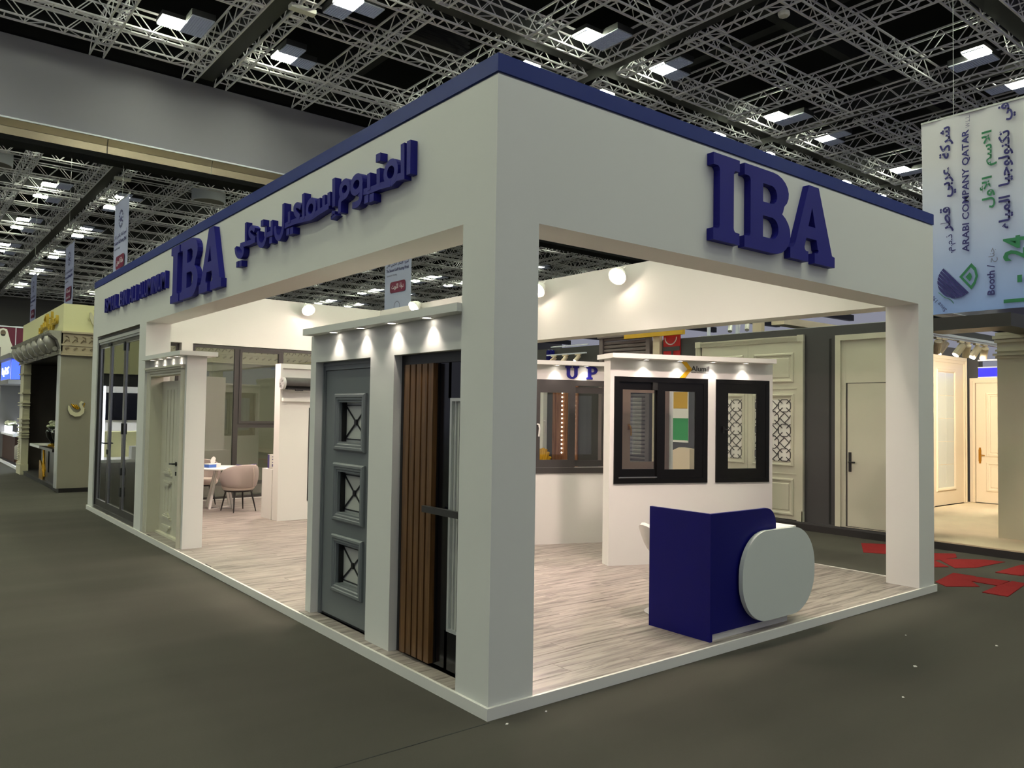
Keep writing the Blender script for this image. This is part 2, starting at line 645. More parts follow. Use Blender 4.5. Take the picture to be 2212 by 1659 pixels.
# carpet seams and the red inlay of the aisle behind the stand
sm_ = MB()
sm_.box(-9, -.02, -.045, -.037, .0002, .0012)
sm_.box(-9, -.02, -2.045, -2.038, .0002, .0012)
sm_.build('carpet_seam', 'gasket', floor)
rx = [[(7.51, 1.62), (8.25, 2.04), (8.62, 1.62), (8.45, 1.42), (8.3, 1.62), (7.72, 1.33)],
      [(7.72, .80), (8.2, 1.10), (8.5, .86), (8.2, .72)], [(7.40, .42), (7.88, .82), (8.36, .44), (8.40, .22), (7.64, .28)],
      [(7.1, 1.0), (7.8, 1.24), (7.95, 1.02), (7.42, .5), (7.2, .62)],
      [(6.2, .02), (6.36, .2), (7.06, .30), (7.07, .06), (6.78, .01), (6.5, -.2)],
      [(6.74, .06), (7.02, .14), (7.1, -.28), (6.72, -.30)],
      [(6.22, -.33), (6.70, -.30), (7.12, -.30), (7.12, -.44), (6.23, -.57)],
      [(7.53, .02), (8.34, .02), (8.5, -.3), (7.56, -.24)], [(7.2, -.7), (8.0, -.5), (8.2, -.9), (7.3, -1.0)],
      [(6.6, -.9), (7.1, -.8), (7.0, -1.2), (6.4, -1.2)]]
for k_, poly in enumerate(rx):
    b = MB()
    b.prism(poly, lambda a, c, t: (a, c, t), .0005, .004 + .0006 * k_)
    b.build('carpet_tile', 'carpet_red', floor, label='red carpet inlay')
# crumbs of paper on the carpet near the corner of the stand
bits = [(.05, -.12, .012, 'white paper scrap on the carpet right before the front corner of the stand'), (3.12, -1.05, .02, 'largest white paper scrap on the carpet in front of the counter'),
        (4.2, -1.2, .014, 'white paper scrap on the carpet, farthest right of the scraps'), (2.4, -1.3, .012, 'white paper scrap on the carpet, nearest to the visitor before the counter'),
        (.36, -.11, .01, 'white paper scrap beside the edging under the corner column'), (3.9, -.62, .01, 'white paper scrap on the carpet, closest to the right column')]
for x, y, s, s_l in bits:
    b = MB()
    b.prism([(x - s, y), (x, y - s * .7), (x + s, y + s * .2), (x + s * .2, y + s * .8)], lambda a, c, t: (a, c, t), .001, .005)
    tag(b.build('paper_scrap', 'paper'), s_l, 'scrap', 'paper scraps on the carpet')

rf = MB()
rf.box(-16, 80, -3.2, 92, 16.5, 16.9)
ceiling = struct(rf.build('ceiling', 'roof'))
bw = MB()
bw.box(-30, 80, 88, 88.4, 0, 16.5)
struct(bw.build('wall_back', 'hall_wall'))

GX0, GXS, GY0, GYS, ZT = 4.65, 8.97, 12.85, 8.9, 12.0
GX = [GX0 + GXS * k for k in range(-5, 8)]
GY = [GY0 + GYS * k for k in range(-4, 9)]
for gy in GY:
    if abs(gy - 21.75) < .3 or gy < -8:
        continue
    b = MB()
    b.box(-16, 78, gy - .27, gy + .27, ZT + .12, ZT + .75)
    b.build('girder', 'girder', ceiling)
for gx in GX:
    b = MB()
    b.box(gx - .27, gx + .27, -3, 88, ZT + .10, ZT + .73)
    b.build('girder', 'girder', ceiling)
# air ducts and cross beams in the dark roof space
for y in (6.5, 16.8, 27, 36):
    b = MB()
    b.tube([(-12, y, 14.9), (70, y, 14.9)], .42, 14)
    b.build('air_duct', 'duct', ceiling, smooth=True)
for x in (10.4, 19, 28.5):
    b = MB()
    b.box(x - .2, x + .2, -3, 88, 14.2, 15.2)
    b.build('roof_beam', 'duct', ceiling)
for y in (2, 9.5, 18.5):
    b = MB()
    b.box(-12, 75, y - .15, y + .15, 13.6, 14.2)
    b.build('roof_beam', 'duct', ceiling)
b = MB()
b.box(8.4, 10.5, 15.4, 16.1, 12.55, 13.7)
for k in range(9):
    b.box(8.36, 10.54, 15.36, 15.4, 12.6 + k * .12, 12.66 + k * .12)
b.build('ventilation_grille', 'duct', ceiling)


def truss_geo(L, w=.36, h=.52, r=.027, pitch=.95):
    """box truss along +x, centred on y, bottom chords at z = 0"""
    b = MB()
    for y in (-w / 2, w / 2):
        for z in (0, h):
            b.bar((0, y, z), (L, y, z), r * 1.15)
    n = max(2, int(round(L / pitch)))
    p = L / n
    for i in range(n):
        x = i * p
        for y in (-w / 2, w / 2):
            b.bar((x, y, 0), (x + p / 2, y, h), r * .6)
            b.bar((x + p / 2, y, h), (x + p, y, 0), r * .6)
        b.bar((x, -w / 2, 0), (x, w / 2, 0), r * .75)
        b.bar((x + p / 2, -w / 2, 0), (x + p / 2, w / 2, 0), r * .75)
        s = 1 if i % 2 else -1
        b.bar((x + .02, -s * w / 2, 0), (x + p / 2, s * w / 2, 0), r * .5)
    b.bar((L, -w / 2, 0), (L, w / 2, 0), r * .7)
    return b


def mesh_of(mb, matname):
    me = bpy.data.meshes.new('truss')
    me.from_pydata(mb.v, [], mb.f)
    me.materials.append(MATS[matname])
    return me


LX, LY = GXS - .62, GYS - .62
TX, TY = mesh_of(truss_geo(LX), 'truss'), mesh_of(truss_geo(LY), 'truss')
placed, lights = [], []


def visible(pts):
    for p in pts:
        q = project(p)
        if q and -80 < q[0] < IMG_W + 80 and -120 < q[1] < 700:
            return True
    return False


for i in range(len(GX) - 1):
    for j in range(len(GY) - 1):
        x0, x1, y0, y1 = GX[i], GX[i + 1], GY[j], GY[j + 1]
        pts = [(x0 + a * (x1 - x0) / 4, y0 + c * (y1 - y0) / 4, ZT) for a in range(5) for c in range(5)]
        seen = visible(pts)
        if x0 > 62:
            continue
        if not seen:
            # the hall's own ceiling lamps go on around and behind the visitor
            if -30 < (x0 + x1) / 2 < 30 and (-15 if x0 > 3 else -6) < (y0 + y1) / 2 < 40:
                for lx in (x0 + 1.28, x1 - 1.28):
                    for ly in (y0 + 1.28, y1 - 1.28):
                        lights.append((math.hypot(lx - CAM_P.x, ly - CAM_P.y), lx, ly, int(lx > x0 + 3), int(ly > y0 + 3)))
            continue
        # bays hidden by the front of the stand or by the big banner
        offs = [.49, 3.05, 5.92, GXS - .49]
        offy = [.49, 2.97, 5.87, GYS - .49]
        if abs(y1 - 21.75) < .4:
            offy = [.55, 3.0, 6.25, GYS - 1.35]
        dist = math.hypot((x0 + x1) / 2 - CAM_P.x, (y0 + y1) / 2 - CAM_P.y)
        for o in offs:
            placed.append((dist, 'y', (x0 + o, y0 + .31, ZT - .05)))
        for o in offy:
            placed.append((dist, 'x', (x0 + .31, y0 + o, ZT)))
        near_b = abs(y1 - 21.75) < .4
        for sx in (0, 1):
            for sy in (0, 1):
                lx = x0 + 1.28 if sx == 0 else x1 - 1.28
                ly = y0 + 1.28 if sy == 0 else y1 - (3.55 if near_b else 1.28)
                if visible([(lx, ly, ZT)]) or math.hypot(lx - CAM_P.x, ly - CAM_P.y) < 24:
                    lights.append((math.hypot(lx - CAM_P.x, ly - CAM_P.y), lx, ly, sx, sy))
placed.sort(key=lambda t: t[0])
near, far = placed[:300], placed[300:]
for d, ax, loc in near:
    o = bpy.data.objects.new('truss', TX if ax == 'x' else TY)
    COL.objects.link(o)
    o.location = loc
    if ax == 'y':
        o.rotation_euler = (0, 0, PI / 2)
    o.parent = ceiling
if far:
    b = MB()
    gx_, gy_ = truss_geo(LX, pitch=1.2), truss_geo(LY, pitch=1.2)
    for d, ax, loc in far:
        if ax == 'x':
            b.add([(p[0] + loc[0], p[1] + loc[1], p[2] + loc[2]) for p in gx_.v], gx_.f)
        else:
            b.add([(-p[1] + loc[0], p[0] + loc[1], p[2] + loc[2]) for p in gy_.v], gy_.f)
    me = bpy.data.meshes.new('far_trusses')
    me.from_pydata(b.v, [], b.f)
    me.materials.append(MATS['truss'])
    o = bpy.data.objects.new('far_trusses', me)
    COL.objects.link(o)
    o.parent = ceiling
    o['kind'] = 'stuff'

# light clusters: three louvred tiles, one of them lit
S_ = .285


def tile_mesh(nm, matname, lit):
    b = MB()
    b.use(matname).box(-S_, S_, -S_, S_, 0, .045 if lit else .004)
    b.use('louvre')
    n = 9
    for k in range(n + 1):
        x = -S_ + 2 * S_ * k / n
        b.box(x - .006, x + .006, -S_, S_, -.03, 0)
    if not lit:
        for k in range(n + 1):
            y = -S_ + 2 * S_ * k / n
            b.box(-S_, S_, y - .005, y + .005, -.03, 0)
    b.use('fixture').box(-S_ - .02, S_ + .02, -S_ - .02, S_ + .02, .0455 if lit else .0045, .16)
    me = bpy.data.meshes.new(nm)
    me.from_pydata(b.v, [], b.f)
    for k in b.m:
        me.materials.append(MATS[k])
    me.polygons.foreach_set('material_index', b.mi)
    return me


LIT, DIM = tile_mesh('lit_tile', 'tile_lit', True), tile_mesh('dim_tile', 'tile_dim', False)
lights.sort()
PLACES = [(752, 9, 'ceiling light cluster at the top picture edge, above the grey bulkhead end'), (1300, 97, 'ceiling light cluster left of the girder crossing above the stand corner'),
          (1432, 153, 'ceiling light cluster right of the girder crossing above the stand corner'), (418, 69, 'ceiling light cluster nearest the grey bulkhead, left of the black girder'),
          (614, 128, 'ceiling light cluster nearest the grey bulkhead, right of the black girder'), (2127, 132, 'ceiling light cluster high above the hanging company banner'),
          (2201, 184, 'ceiling light cluster touching the right picture edge just above the banner'), (1696, 265, 'ceiling light cluster above the fascia letter B, left of the second girder crossing'),
          (1782, 301, 'ceiling light cluster above the fascia letter A, right of the second girder crossing'), (1959, 376, 'ceiling light cluster just left of the hanging company banner'),
          (195, 336, 'first light cluster under the bronze bulkhead edge, left of the girder'), (339, 364, 'first light cluster under the bronze bulkhead edge, right of the girder'),
          (136, 407, 'light cluster before the first girder crossing beyond the bulkhead, left side'), (116, 431, 'light cluster just after the first girder crossing beyond the bulkhead, left side'),
          (264, 429, 'light cluster partly behind the top of the nearest event banner'), (239, 450, 'light cluster just left of the nearest event banner top')]
for n, (d, lx, ly, sx, sy) in enumerate(lights[:290]):
    t = thing('ceiling_light', 'louvred ceiling light cluster with one lit tile among the dark trusses', 'ceiling light', (lx, ly, ZT + .06),
              group='louvred light clusters in the truss ceiling')
    q_ = project((lx, ly, ZT))
    for a_, b_, s_l in PLACES:
        if q_ and abs(q_[0] - a_) < 9 and abs(q_[1] - b_) < 9:
            t['label'] = s_l
    k = (int(lx) * 7 + int(ly) * 3) % 3
    cx, cy = (1 if sx == 0 else -1), (1 if sy == 0 else -1)
    # an L of three tiles, its elbow towards the girder crossing
    spots = [(0, 0), (cx * .58, 0), (0, cy * .58)]
    lit = 0 if k else 1
    for q, (ox, oy) in enumerate(spots):
        o = bpy.data.objects.new('lit_tile' if q == lit else 'dim_tile', LIT if q == lit else DIM)
        COL.objects.link(o)
        o.location = (ox, oy, 0)
        o.parent = t
# round acoustic discs in two bays beyond the bulkhead
for x, lab in ((.35, 'round grey ceiling disc at the far left, cut by the picture edge'), (9.45, 'round grey ceiling disc above the fascia logo of the stand')):
    b = MB()
    b.use('bronze_lip').lathe([(.78, .0), (.8, .02), (.8, .55), (.76, .55)], (x, 36.3, 12.05), 32)
    b.use('hall_wall').lathe([(.74, -.01), (.74, .01)], (x, 36.3, 12.05), 32)
    tag(b.build('ceiling_disc', parent=None, smooth=True), lab, 'disc')
for x, y, lab in ((5.05, 14.9, 'white flat device box under the truss nearest the bulkhead'), (5.05, 34.15, 'white flat device box under the girder beyond the bulkhead'), (14.4, 7.24, 'small white eight-sided device under the ceiling truss above the stand')):
    b = MB()
    if x > 10:
        b.lathe([(.12, -.1), (.15, -.06), (.15, .0), (.1, .04)], (x, y, 11.9), 8)
    else:
        b.box(x - .33, x + .33, y - .11, y + .11, 11.82, 11.93)
        b.bar((x, y, 11.93), (x, y, 12.2), .015)
    tag(b.build('ceiling_device', 'white_satin'), lab, 'device')

# folding-wall bulkhead
YB = 21.434
b = MB()
b.box(-16, 75, YB, YB + .7, 9.64, 11.93)
bulk = struct(b.build('wall_upper', 'bulkhead'))
b = MB()
b.box(-16, 75, YB - .02, YB + .72, 11.93, 12.3)
b.build('top_channel', 'roof', bulk)
b = MB()
b.prism([(YB - .0, 9.66), (YB - .13, 9.60), (YB - .13, 9.575), (YB, 9.575)], lambda a, c, t: (t, a, c), -16, 75)
b.build('metal_lip', 'bronze_lip', bulk)
xs_ = [-15.0 + 2.98 * k - .92 for k in range(31)]
for k in range(30):
    x0, x1 = xs_[k] + .012, xs_[k + 1] - .012
    b = MB()
    b.prism([(YB - .11, 9.57), (YB - .02, 9.39), (YB + .1, 9.39), (YB + .1, 9.57)], lambda a, c, t: (t, a, c), x0, x1)
    b.build('metal_panel', 'bronze', bulk, label='bronze upper panel')
    b = MB()
    b.box(x0, x1, YB - .02, YB + .1, 9.16, 9.378)
    b.build('metal_panel', 'bronze', bulk, label='bronze lower panel')
b = MB()
b.box(-16, 75, YB - .0, YB + .7, 9.02, 9.15)
b.build('bottom_channel', 'roof', bulk)

# ------------------------------------------------------------------ the stand
R, L, HT = 5.8688, 11.7717, 4.0
ZF, ZB, CT = .07, 3.008, .343
ZC = 3.889
stand = thing('exhibition_stand', 'white open exhibition stand with blue top edge and grey plank floor', 'exhibition stand')
b = MB()
b.box(0, R, 0, L, 0, .056)
b.build('platform', 'dark_plinth', stand)
e = .021
for nm, bx in (('a', (-e, R + e, -e, 0)), ('b', (-e, 0, 0, L + e)), ('c', (R, R + e, 0, L + e)), ('d', (0, R, L, L + e))):
    b = MB()
    b.box(bx[0], bx[1], bx[2], bx[3], 0, .072)
    b.build('platform_edging', 'white_satin', stand)
# planks run along x, joints staggered; each plank its own object for the nearer rows
PW, PL = .196, 1.38


def plank_mesh(l, w):
    g, bv = .0012, .004
    b = MB()
    z0, z1 = .0562, ZF
    pr = [(g, z0), (g, z1 - .0015), (g + bv, z1), (w - g - bv, z1), (w - g, z1 - .0015), (w - g, z0)]
    b.prism(pr, lambda a, c, t: (t, a, c), g, l - g)
    return b


PM = {}
pst = MB()
row = 0
y = .0
while y < L - .02:
    w = min(PW, L - y)
    x = -((row * .53) % PL)
    while x < R:
        x0, x1 = max(0, x), min(R, x + PL)
        if x1 - x0 > .06:
            key = (round(x1 - x0, 3), round(w, 3))
            if y < 9.0:
                if key not in PM:
                    pb = plank_mesh(*key)
                    me = bpy.data.meshes.new('plank')
                    me.from_pydata(pb.v, [], pb.f)
                    me.materials.append(MATS['plank'])
                    PM[key] = me
                o = bpy.data.objects.new('plank', PM[key])
                COL.objects.link(o)
                o.location = (x0, y, 0)
                o.parent = stand
            else:
                pb = plank_mesh(*key)
                pst.add([(p[0] + x0, p[1] + y, p[2]) for p in pb.v], pb.f)
        x += PL
    y += PW
    row += 1
o = pst.build('far_planks', 'plank', stand)
o['kind'] = 'stuff'


def sbox(nm, m, *bx):
    b = MB()
    b.box(*bx)
    return b.build(nm, m, stand)


sbox('column', 'white', 0, CT, 0, CT, ZF, ZB)
sbox('column', 'white', R - CT, R, 0, CT, ZF, ZB)
sbox('fascia_beam', 'white', 0, R, 0, CT, ZB, ZC - .015)
sbox('fascia_beam', 'white', 0, CT, CT, L - CT, ZB, ZC - .015)
sbox('fascia_beam', 'white', R - CT, R, CT, L - CT, ZB, ZC - .015)
sbox('fascia_beam', 'white', 0, R, L - CT, L, ZB, ZC - .015)
sbox('shadow_gap', 'alu_dull', .012, R - .012, .012, CT - .012, ZC - .015, ZC)
sbox('shadow_gap', 'alu_dull', .012, CT - .012, CT - .012, L - .012, ZC - .015, ZC)
o_ = .006
sbox('cap_rail', 'navy_cap', -o_, R + o_, -o_, CT, ZC, HT)
sbox('cap_rail', 'navy_cap', -o_, CT, CT, L + o_, ZC, HT)
sbox('cap_rail', 'white', R - CT, R, CT, L, ZC - .015, HT - .02)
sbox('cap_rail', 'white', CT, R - CT, L - CT, L, ZC - .015, HT - .02)
sbox('side_pier', 'white', 0, .333, 8.13, 8.50, ZF, ZB)
sbox('back_wall', 'white', 0, .36, 11.40, L, ZF, ZB)
sbox('back_wall', 'white', 1.41, 1.612, L - CT, L, ZF, ZB)
sbox('back_wall', 'white', 5.30, R, L - CT, L, ZF, ZB)
sbox('back_wall', 'white', 1.612, 5.30, L - CT, L, ZF, .085)

# fascia letters
BLUE = 'letter_blue'


def letters(t, word, fn, gaps, sc, nm='letter'):
    for ch, u in zip(word, gaps):
        b = MB()
        loops = [[(x * sc[0] + u, y * sc[1]) for x, y in lp] for lp in GL[ch]]
        add_poly(b, loops, fn, 0.001, .062)
        b.build(nm, BLUE, t)


t = thing('fascia_lettering', 'large raised blue IBA letters on the fascia above the reception counter', 'lettering', (2.02, 0, 3.15))
letters(t, 'IBA', lambda u, v, w: (2.02 + u, -w, 3.15 + v), [0, .395, 1.04], (1, 1))
t = thing('fascia_lettering', 'large raised blue IBA letters on the long fascia between Arabic and English names', 'lettering', (0, 6.74, 3.125))
letters(t, 'IBA', lambda u, v, w: (-w, 6.745 - u, 3.122 + v), [0, .41, 1.17], (1.09, 1.055))
t = thing('fascia_lettering', 'raised blue Arabic company name on the long white fascia', 'lettering', (0, 4.43, 3.44))
STROKES = {'word1': [('l', [(0.943, 3.695), (0.939, 3.456)]),
           ('l', [(1.026, 3.695), (1.017, 3.462), (1.098, 3.471), (1.184, 3.445)]),
           ('o', [(1.185, 3.528), (0.078, 0.072)]),
           ('l', [(1.181, 3.448), (1.345, 3.461), (1.5, 3.461), (1.683, 3.479)]),
           ('l', [(1.368, 3.597), (1.363, 3.465)]),
           ('d', [(1.372, 3.68)]),
           ('l', [(1.511, 3.594), (1.505, 3.463)]),
           ('d', [(1.538, 3.404)]),
           ('d', [(1.456, 3.398)]),
           ('o', [(1.704, 3.551), (0.078, 0.06)]),
           ('c', [(1.625, 3.522), (1.625, 3.447), (1.658, 3.4), (1.763, 3.397)]),
           ('o', [(1.901, 3.557), (0.07, 0.058)]),
           ('c', [(1.914, 3.497), (1.967, 3.486), (1.98, 3.45), (1.98, 3.383)])],
 'word2': [('l', [(2.116, 3.693), (2.104, 3.457)]),
           ('l', [(2.08, 3.402), (2.12, 3.41), (2.127, 3.389), (2.079, 3.38), (2.151, 3.376)]),
           ('l', [(2.198, 3.595), (2.192, 3.478)]),
           ('l', [(2.294, 3.59), (2.288, 3.471)]),
           ('l', [(2.385, 3.583), (2.379, 3.466)]),
           ('l', [(2.192, 3.481), (2.379, 3.466), (2.527, 3.449), (2.681, 3.462), (2.86, 3.476), (3.005, 3.478), (3.125, 3.475)]),
           ('o', [(2.54, 3.525), (0.078, 0.07)]),
           ('l', [(2.7, 3.689), (2.687, 3.463)]),
           ('c', [(2.743, 3.578), (2.82, 3.613), (2.877, 3.601), (2.854, 3.545), (2.766, 3.494)]),
           ('l', [(2.998, 3.588), (2.992, 3.48)]),
           ('d', [(3.011, 3.407)]),
           ('d', [(2.928, 3.403)]),
           ('c', [(3.128, 3.686), (3.124, 3.548), (3.133, 3.444), (3.201, 3.383), (3.275, 3.407), (3.308, 3.466), (3.311, 3.512)])],
 'word3': [('l', [(3.425, 3.586), (3.417, 3.464), (3.559, 3.467)]),
           ('d', [(3.43, 3.4)]),
           ('c', [(3.56, 3.548), (3.559, 3.459), (3.61, 3.395), (3.689, 3.393), (3.757, 3.444), (3.769, 3.541)]),
           ('d', [(3.658, 3.603)])],
 'word4': [('c', [(3.86, 3.57), (3.939, 3.608), (3.998, 3.589), (3.977, 3.537), (3.839, 3.475)]),
           ('l', [(3.838, 3.47), (3.988, 3.466), (4.174, 3.475), (4.25, 3.478)]),
           ('l', [(4.106, 3.688), (4.094, 3.472)]),
           ('c', [(4.251, 3.481), (4.165, 3.425), (4.186, 3.374), (4.28, 3.371), (4.362, 3.418), (4.388, 3.482)]),
           ('d', [(4.313, 3.293)]),
           ('d', [(4.223, 3.289)])]}


def catmull(pts, n=5):
    if len(pts) < 3:
        return pts
    q = [pts[0]] + list(pts) + [pts[-1]]
    out = []
    for k in range(1, len(q) - 2):
        p0, p1, p2, p3 = q[k - 1], q[k], q[k + 1], q[k + 2]
        for m in range(n):
            t_ = m / n
            out.append(tuple(.5 * (2 * p1[d] + (p2[d] - p0[d]) * t_ + (2 * p0[d] - 5 * p1[d] + 4 * p2[d] - p3[d]) * t_ ** 2 + (3 * p1[d] - p0[d] - 3 * p2[d] + p3[d]) * t_ ** 3) for d in (0, 1)))
    return out + [pts[-1]]


def ribbon(b, pts, w, fn, t0, t1, closed=False):
    """flat stroke of constant width with mitred corners, extruded t0..t1"""
    n = len(pts)
    vs = []
    for k in range(n):
        a_ = pts[k - 1] if (k or closed) else pts[k]
        c_ = pts[(k + 1) % n] if (k < n - 1 or closed) else pts[k]
        p_ = pts[k]
        d1 = Vector((p_[0] - a_[0], p_[1] - a_[1]))
        d2 = Vector((c_[0] - p_[0], c_[1] - p_[1]))
        d1 = d1.normalized() if d1.length > 1e-7 else d2.normalized()
        d2 = d2.normalized() if d2.length > 1e-7 else d1
        tg = (d1 + d2)
        tg = tg.normalized() if tg.length > 1e-6 else d1
        nn = Vector((-tg.y, tg.x))
        h = w / 2 / max(.6, nn.dot(Vector((-d1.y, d1.x))))
        for t_ in (t0, t1):
            vs += [fn(p_[0] + nn.x * h, p_[1] + nn.y * h, t_), fn(p_[0] - nn.x * h, p_[1] - nn.y * h, t_)]
    fs = []
    m = n if closed else n - 1
    for k in range(m):
        a_, c_ = 4 * k, 4 * ((k + 1) % n)
        fs += [(a_, c_, c_ + 1, a_ + 1), (a_ + 2, a_ + 3, c_ + 3, c_ + 2), (a_, a_ + 2, c_ + 2, c_), (a_ + 1, c_ + 1, c_ + 3, a_ + 3)]
    if not closed:
        e_ = 4 * (n - 1)
        fs += [(0, 1, 3, 2), (e_, e_ + 2, e_ + 3, e_ + 1)]
    b.add(vs, fs)


fnA = lambda u, v, w: (-w, u, v)
for k_, (w_, ss) in enumerate(STROKES.items()):
    b = MB()
    for q_, (ty, pts) in enumerate(ss):
        tt = .058 + .0007 * q_
        if ty == 'o':
            (cy, cz), (ry, rz) = pts
            ribbon(b, [(cy + ry * math.cos(2 * PI * k / 20), cz + rz * math.sin(2 * PI * k / 20)) for k in range(20)], .05, fnA, .001, tt, True)
        elif ty == 'd':
            y_, z_ = pts[0]
            b.box(-tt, -.001, y_ - .034, y_ + .034, z_ - .03, z_ + .03)
        else:
            ribbon(b, catmull(pts) if ty == 'c' else pts, .034 if len(pts) == 5 and ty == 'l' else .05, fnA, .001, tt)
    b.build('word', BLUE, t)
t = thing('fascia_lettering', 'small raised blue capitals reading ISMAIL BIN ALI ALUMINIUM at the far end of the fascia', 'lettering', (0, 10.65, 3.36))
for w_, ya, yb in (('ISMAIL', 10.68, 9.76), ('BIN', 9.60, 9.12), ('ALI', 8.98, 8.55), ('ALUMINIUM', 8.42, 7.02)):
    n = len(w_)
    wts = [{'I': .42, 'M': 1.35, 'L': .85}.get(c, 1.05) for c in w_]
    tot = sum(wts)
    y = ya
    for c, wt in zip(w_, wts):
        dy = (ya - yb) * wt / tot
        b = MB()
        add_text(b, c, lambda u, v, w: (-w, -u, v), -y + .012, -(y - dy) - .012, 3.362, 3.59, .001, .05, offset=.010, res=2)
        b.build('letter', BLUE, t)
        y -= dy
# ------------------------------------------------------------------ lamps


def aim(o, d):
    o.rotation_euler = Vector(d).to_track_quat('-Z', 'Y').to_euler()


def spot(name, loc, d, watts, col, size, blend, rad, parent=None):
    ld = bpy.data.lights.new(name, 'SPOT')
    ld.energy = watts
    ld.color = col
    ld.spot_size = math.radians(size)
    ld.spot_blend = blend
    ld.shadow_soft_size = rad
    o = bpy.data.objects.new(name, ld)
    COL.objects.link(o)
    aim(o, d)
    if parent is not None:
        o.parent = parent
        o.location = WM[parent.name].inverted() @ Vector(loc)
    else:
        o.location = loc
    return o


def downlight(parent, p, watts=None, col=(1, .88, .78)):
    x, y, z = p
    b = MB()
    b.use('white_satin').lathe([(.048, 0), (.048, -.006), (.032, -.006), (.03, 0)], (x, y, z), 14)
    b.use('spot_lens').lathe([(.028, -.003), (.028, -.002)], (x, y, z), 12)
    b.build('downlight', parent=parent)
    spot('downlight_lamp', (x, y, z - .012), (0, 0, -1), SPOT_W if watts is None else watts, col, 96, .75, .012, parent)


# ------------------------------------------------------------------ door display wall beside the corner column
w1 = thing('door_display_wall', 'white display wall holding the grey door and wooden door, next to corner column', 'display wall', (.068, .345, ZF))
XF = .068
b = MB()
for a in ((2.64, 2.745, ZF, 2.452), (1.30, 1.66, ZF, 2.452), (.345, .385, ZF, 2.452), (1.66, 2.64, 2.222, 2.452), (.385, 1.30, 2.222, 2.452)):
    b.box(XF, .30, a[0], a[1], a[2], a[3])
b.build('wall_panel', 'white', w1)
b = MB()
b.box(-.035, .42, .345, 2.70, 2.452, 2.506)
b.build('canopy', 'white', w1)
for y in (2.20, 1.728, 1.251, .776):
    downlight(w1, (.012, y, 2.452))

# grey door with three lattice windows
gd = thing('panel_door', 'grey door with three square black lattice windows', 'door', (.15, 2.15, ZF))
fx = onx(.15)
b = MB()
b.frame(fx, 1.66, 2.64, ZF, 2.222, .045, -.12, .012, wt=.07, wb=0)
b.frame(fx, 1.672, 2.628, ZF, 2.21, .02, .012, .02, wb=0)
b.build('door_frame', 'grey_door', gd)
LY0, LY1, LZ0, LZ1 = 1.71, 2.592, .088, 2.148
wins = [(1.475, 1.95), (.89, 1.372), (.302, .778)]
hy0, hy1 = 1.925, 2.315
b = MB()
holes = [(a + .062, c - .062) for a, c in wins]
zs = LZ0
for a, c in sorted(holes):
    b.fbox(fx, LY0, LY1, zs, a, -.05, 0)
    b.fbox(fx, LY0, hy0, a, c, -.05, 0)
    b.fbox(fx, hy1, LY1, a, c, -.05, 0)
    zs = c
b.fbox(fx, LY0, LY1, zs, LZ1, -.05, 0)
b.build('door_leaf', 'grey_door', gd)
b = MB()
b.fbox(fx, 1.70, 2.60, ZF, .087, -.05, -.005)
b.build('threshold', 'gasket', gd)
for (a, c), (ha, hc) in zip(wins, holes):
    b = MB()
    b.mould(fx, 1.852, 2.392, a, c, [(0, 0), (0, .018), (.012, .03), (.03, .03), (.036, .022), (.052, .022), (.06, .012), (.073, .012), (.073, -.05)])
    m_ = b.build('moulding', 'grey_door', gd)
    b = MB()
    b.fbox(fx, hy0, hy1, ha, hc, -.062, -.052)
    b.build('pane', 'frost', m_)
    b = MB()
    yl, yr, zl, zh = hy0 + .002, hy1 - .002, ha + .035, hc - .035
    q = lambda y, z: (.195, y, z)
    for p0, p1 in (((yl, zl), (yr, zl)), ((yl, zh), (yr, zh)), ((yl, zl), (yr, zh)), ((yl, zh), (yr, zl))):
        b.bar(q(*p0), q(*p1), .0065)
    b.box(.186, .2, (yl + yr) / 2 - .02, (yl + yr) / 2 + .02, (zl + zh) / 2 - .024, (zl + zh) / 2 + .024)
    b.build('lattice', 'black_paint', m_)
    b = MB()
    b.fbox(fx, hy1 - .012, hy1, ha, hc, -.052, -.012)
    b.fbox(fx, hy0, hy0 + .012, ha, hc, -.052, -.012)
    b.build('black_liner', 'black_paint', m_)

# wooden slat door
wd = thing('slat_door', 'black entrance door with vertical brown wood slats and long bar handle', 'door', (.15, .85, ZF))
b = MB()
b.use('black_paint').frame(fx, .385, 1.30, ZF, 2.222, .03, -.12, .014, wt=.072, wb=0)
b.use('slat_wood').fbox(fx, 1.205, 1.268, ZF, 2.15, -.02, .012)
b.build('door_frame', parent=wd)
b = MB()
b.fbox(fx, .415, .70, .09, .345, -.05, 0)
b.fbox(fx, .415, .70, 1.906, 2.15, -.05, 0)
b.fbox(fx, .667, 1.20, .09, 2.15, -.05, 0)
b.build('door_leaf', 'black_gloss', wd)
b = MB()
b.fbox(fx, .81, 1.20, .10, 2.148, 0, .010)
b.build('slat_backing', 'near_black', wd)
for y0, y1 in ((1.134, 1.192), (1.056, 1.115), (.978, 1.037), (.900, .959), (.821, .880)):
    b = MB()
    b.fbox(fx, y0, y1, .098, 2.147, .010, .048)
    b.build('slat', 'slat_wood', wd)
b = MB()
b.fbox(fx, .415, .667, .345, 1.906, -.03, -.012)
b.build('side_pane', 'frost', wd)
b = MB()
b.use('alu_dull').frame(fx, .415, .667, .345, 1.906, .022, -.012, .008)
for y in (.61, .645):
    b.fbox(fx, y - .004, y + .004, .36, 1.89, -.012, .0)
b.use('gasket').fbox(fx, .556, .562, .36, 1.89, -.012, .002)
b.build('pane_trim', parent=wd)
b = MB()
b.box(.03, .06, .395, .825, 1.131, 1.174)
b.bar((.06, .45, 1.152), (.15, .45, 1.152), .012, 8)
b.bar((.06, .77, 1.152), (.11, .77, 1.152), .012, 8)
b.build('bar_handle', 'charcoal', wd)

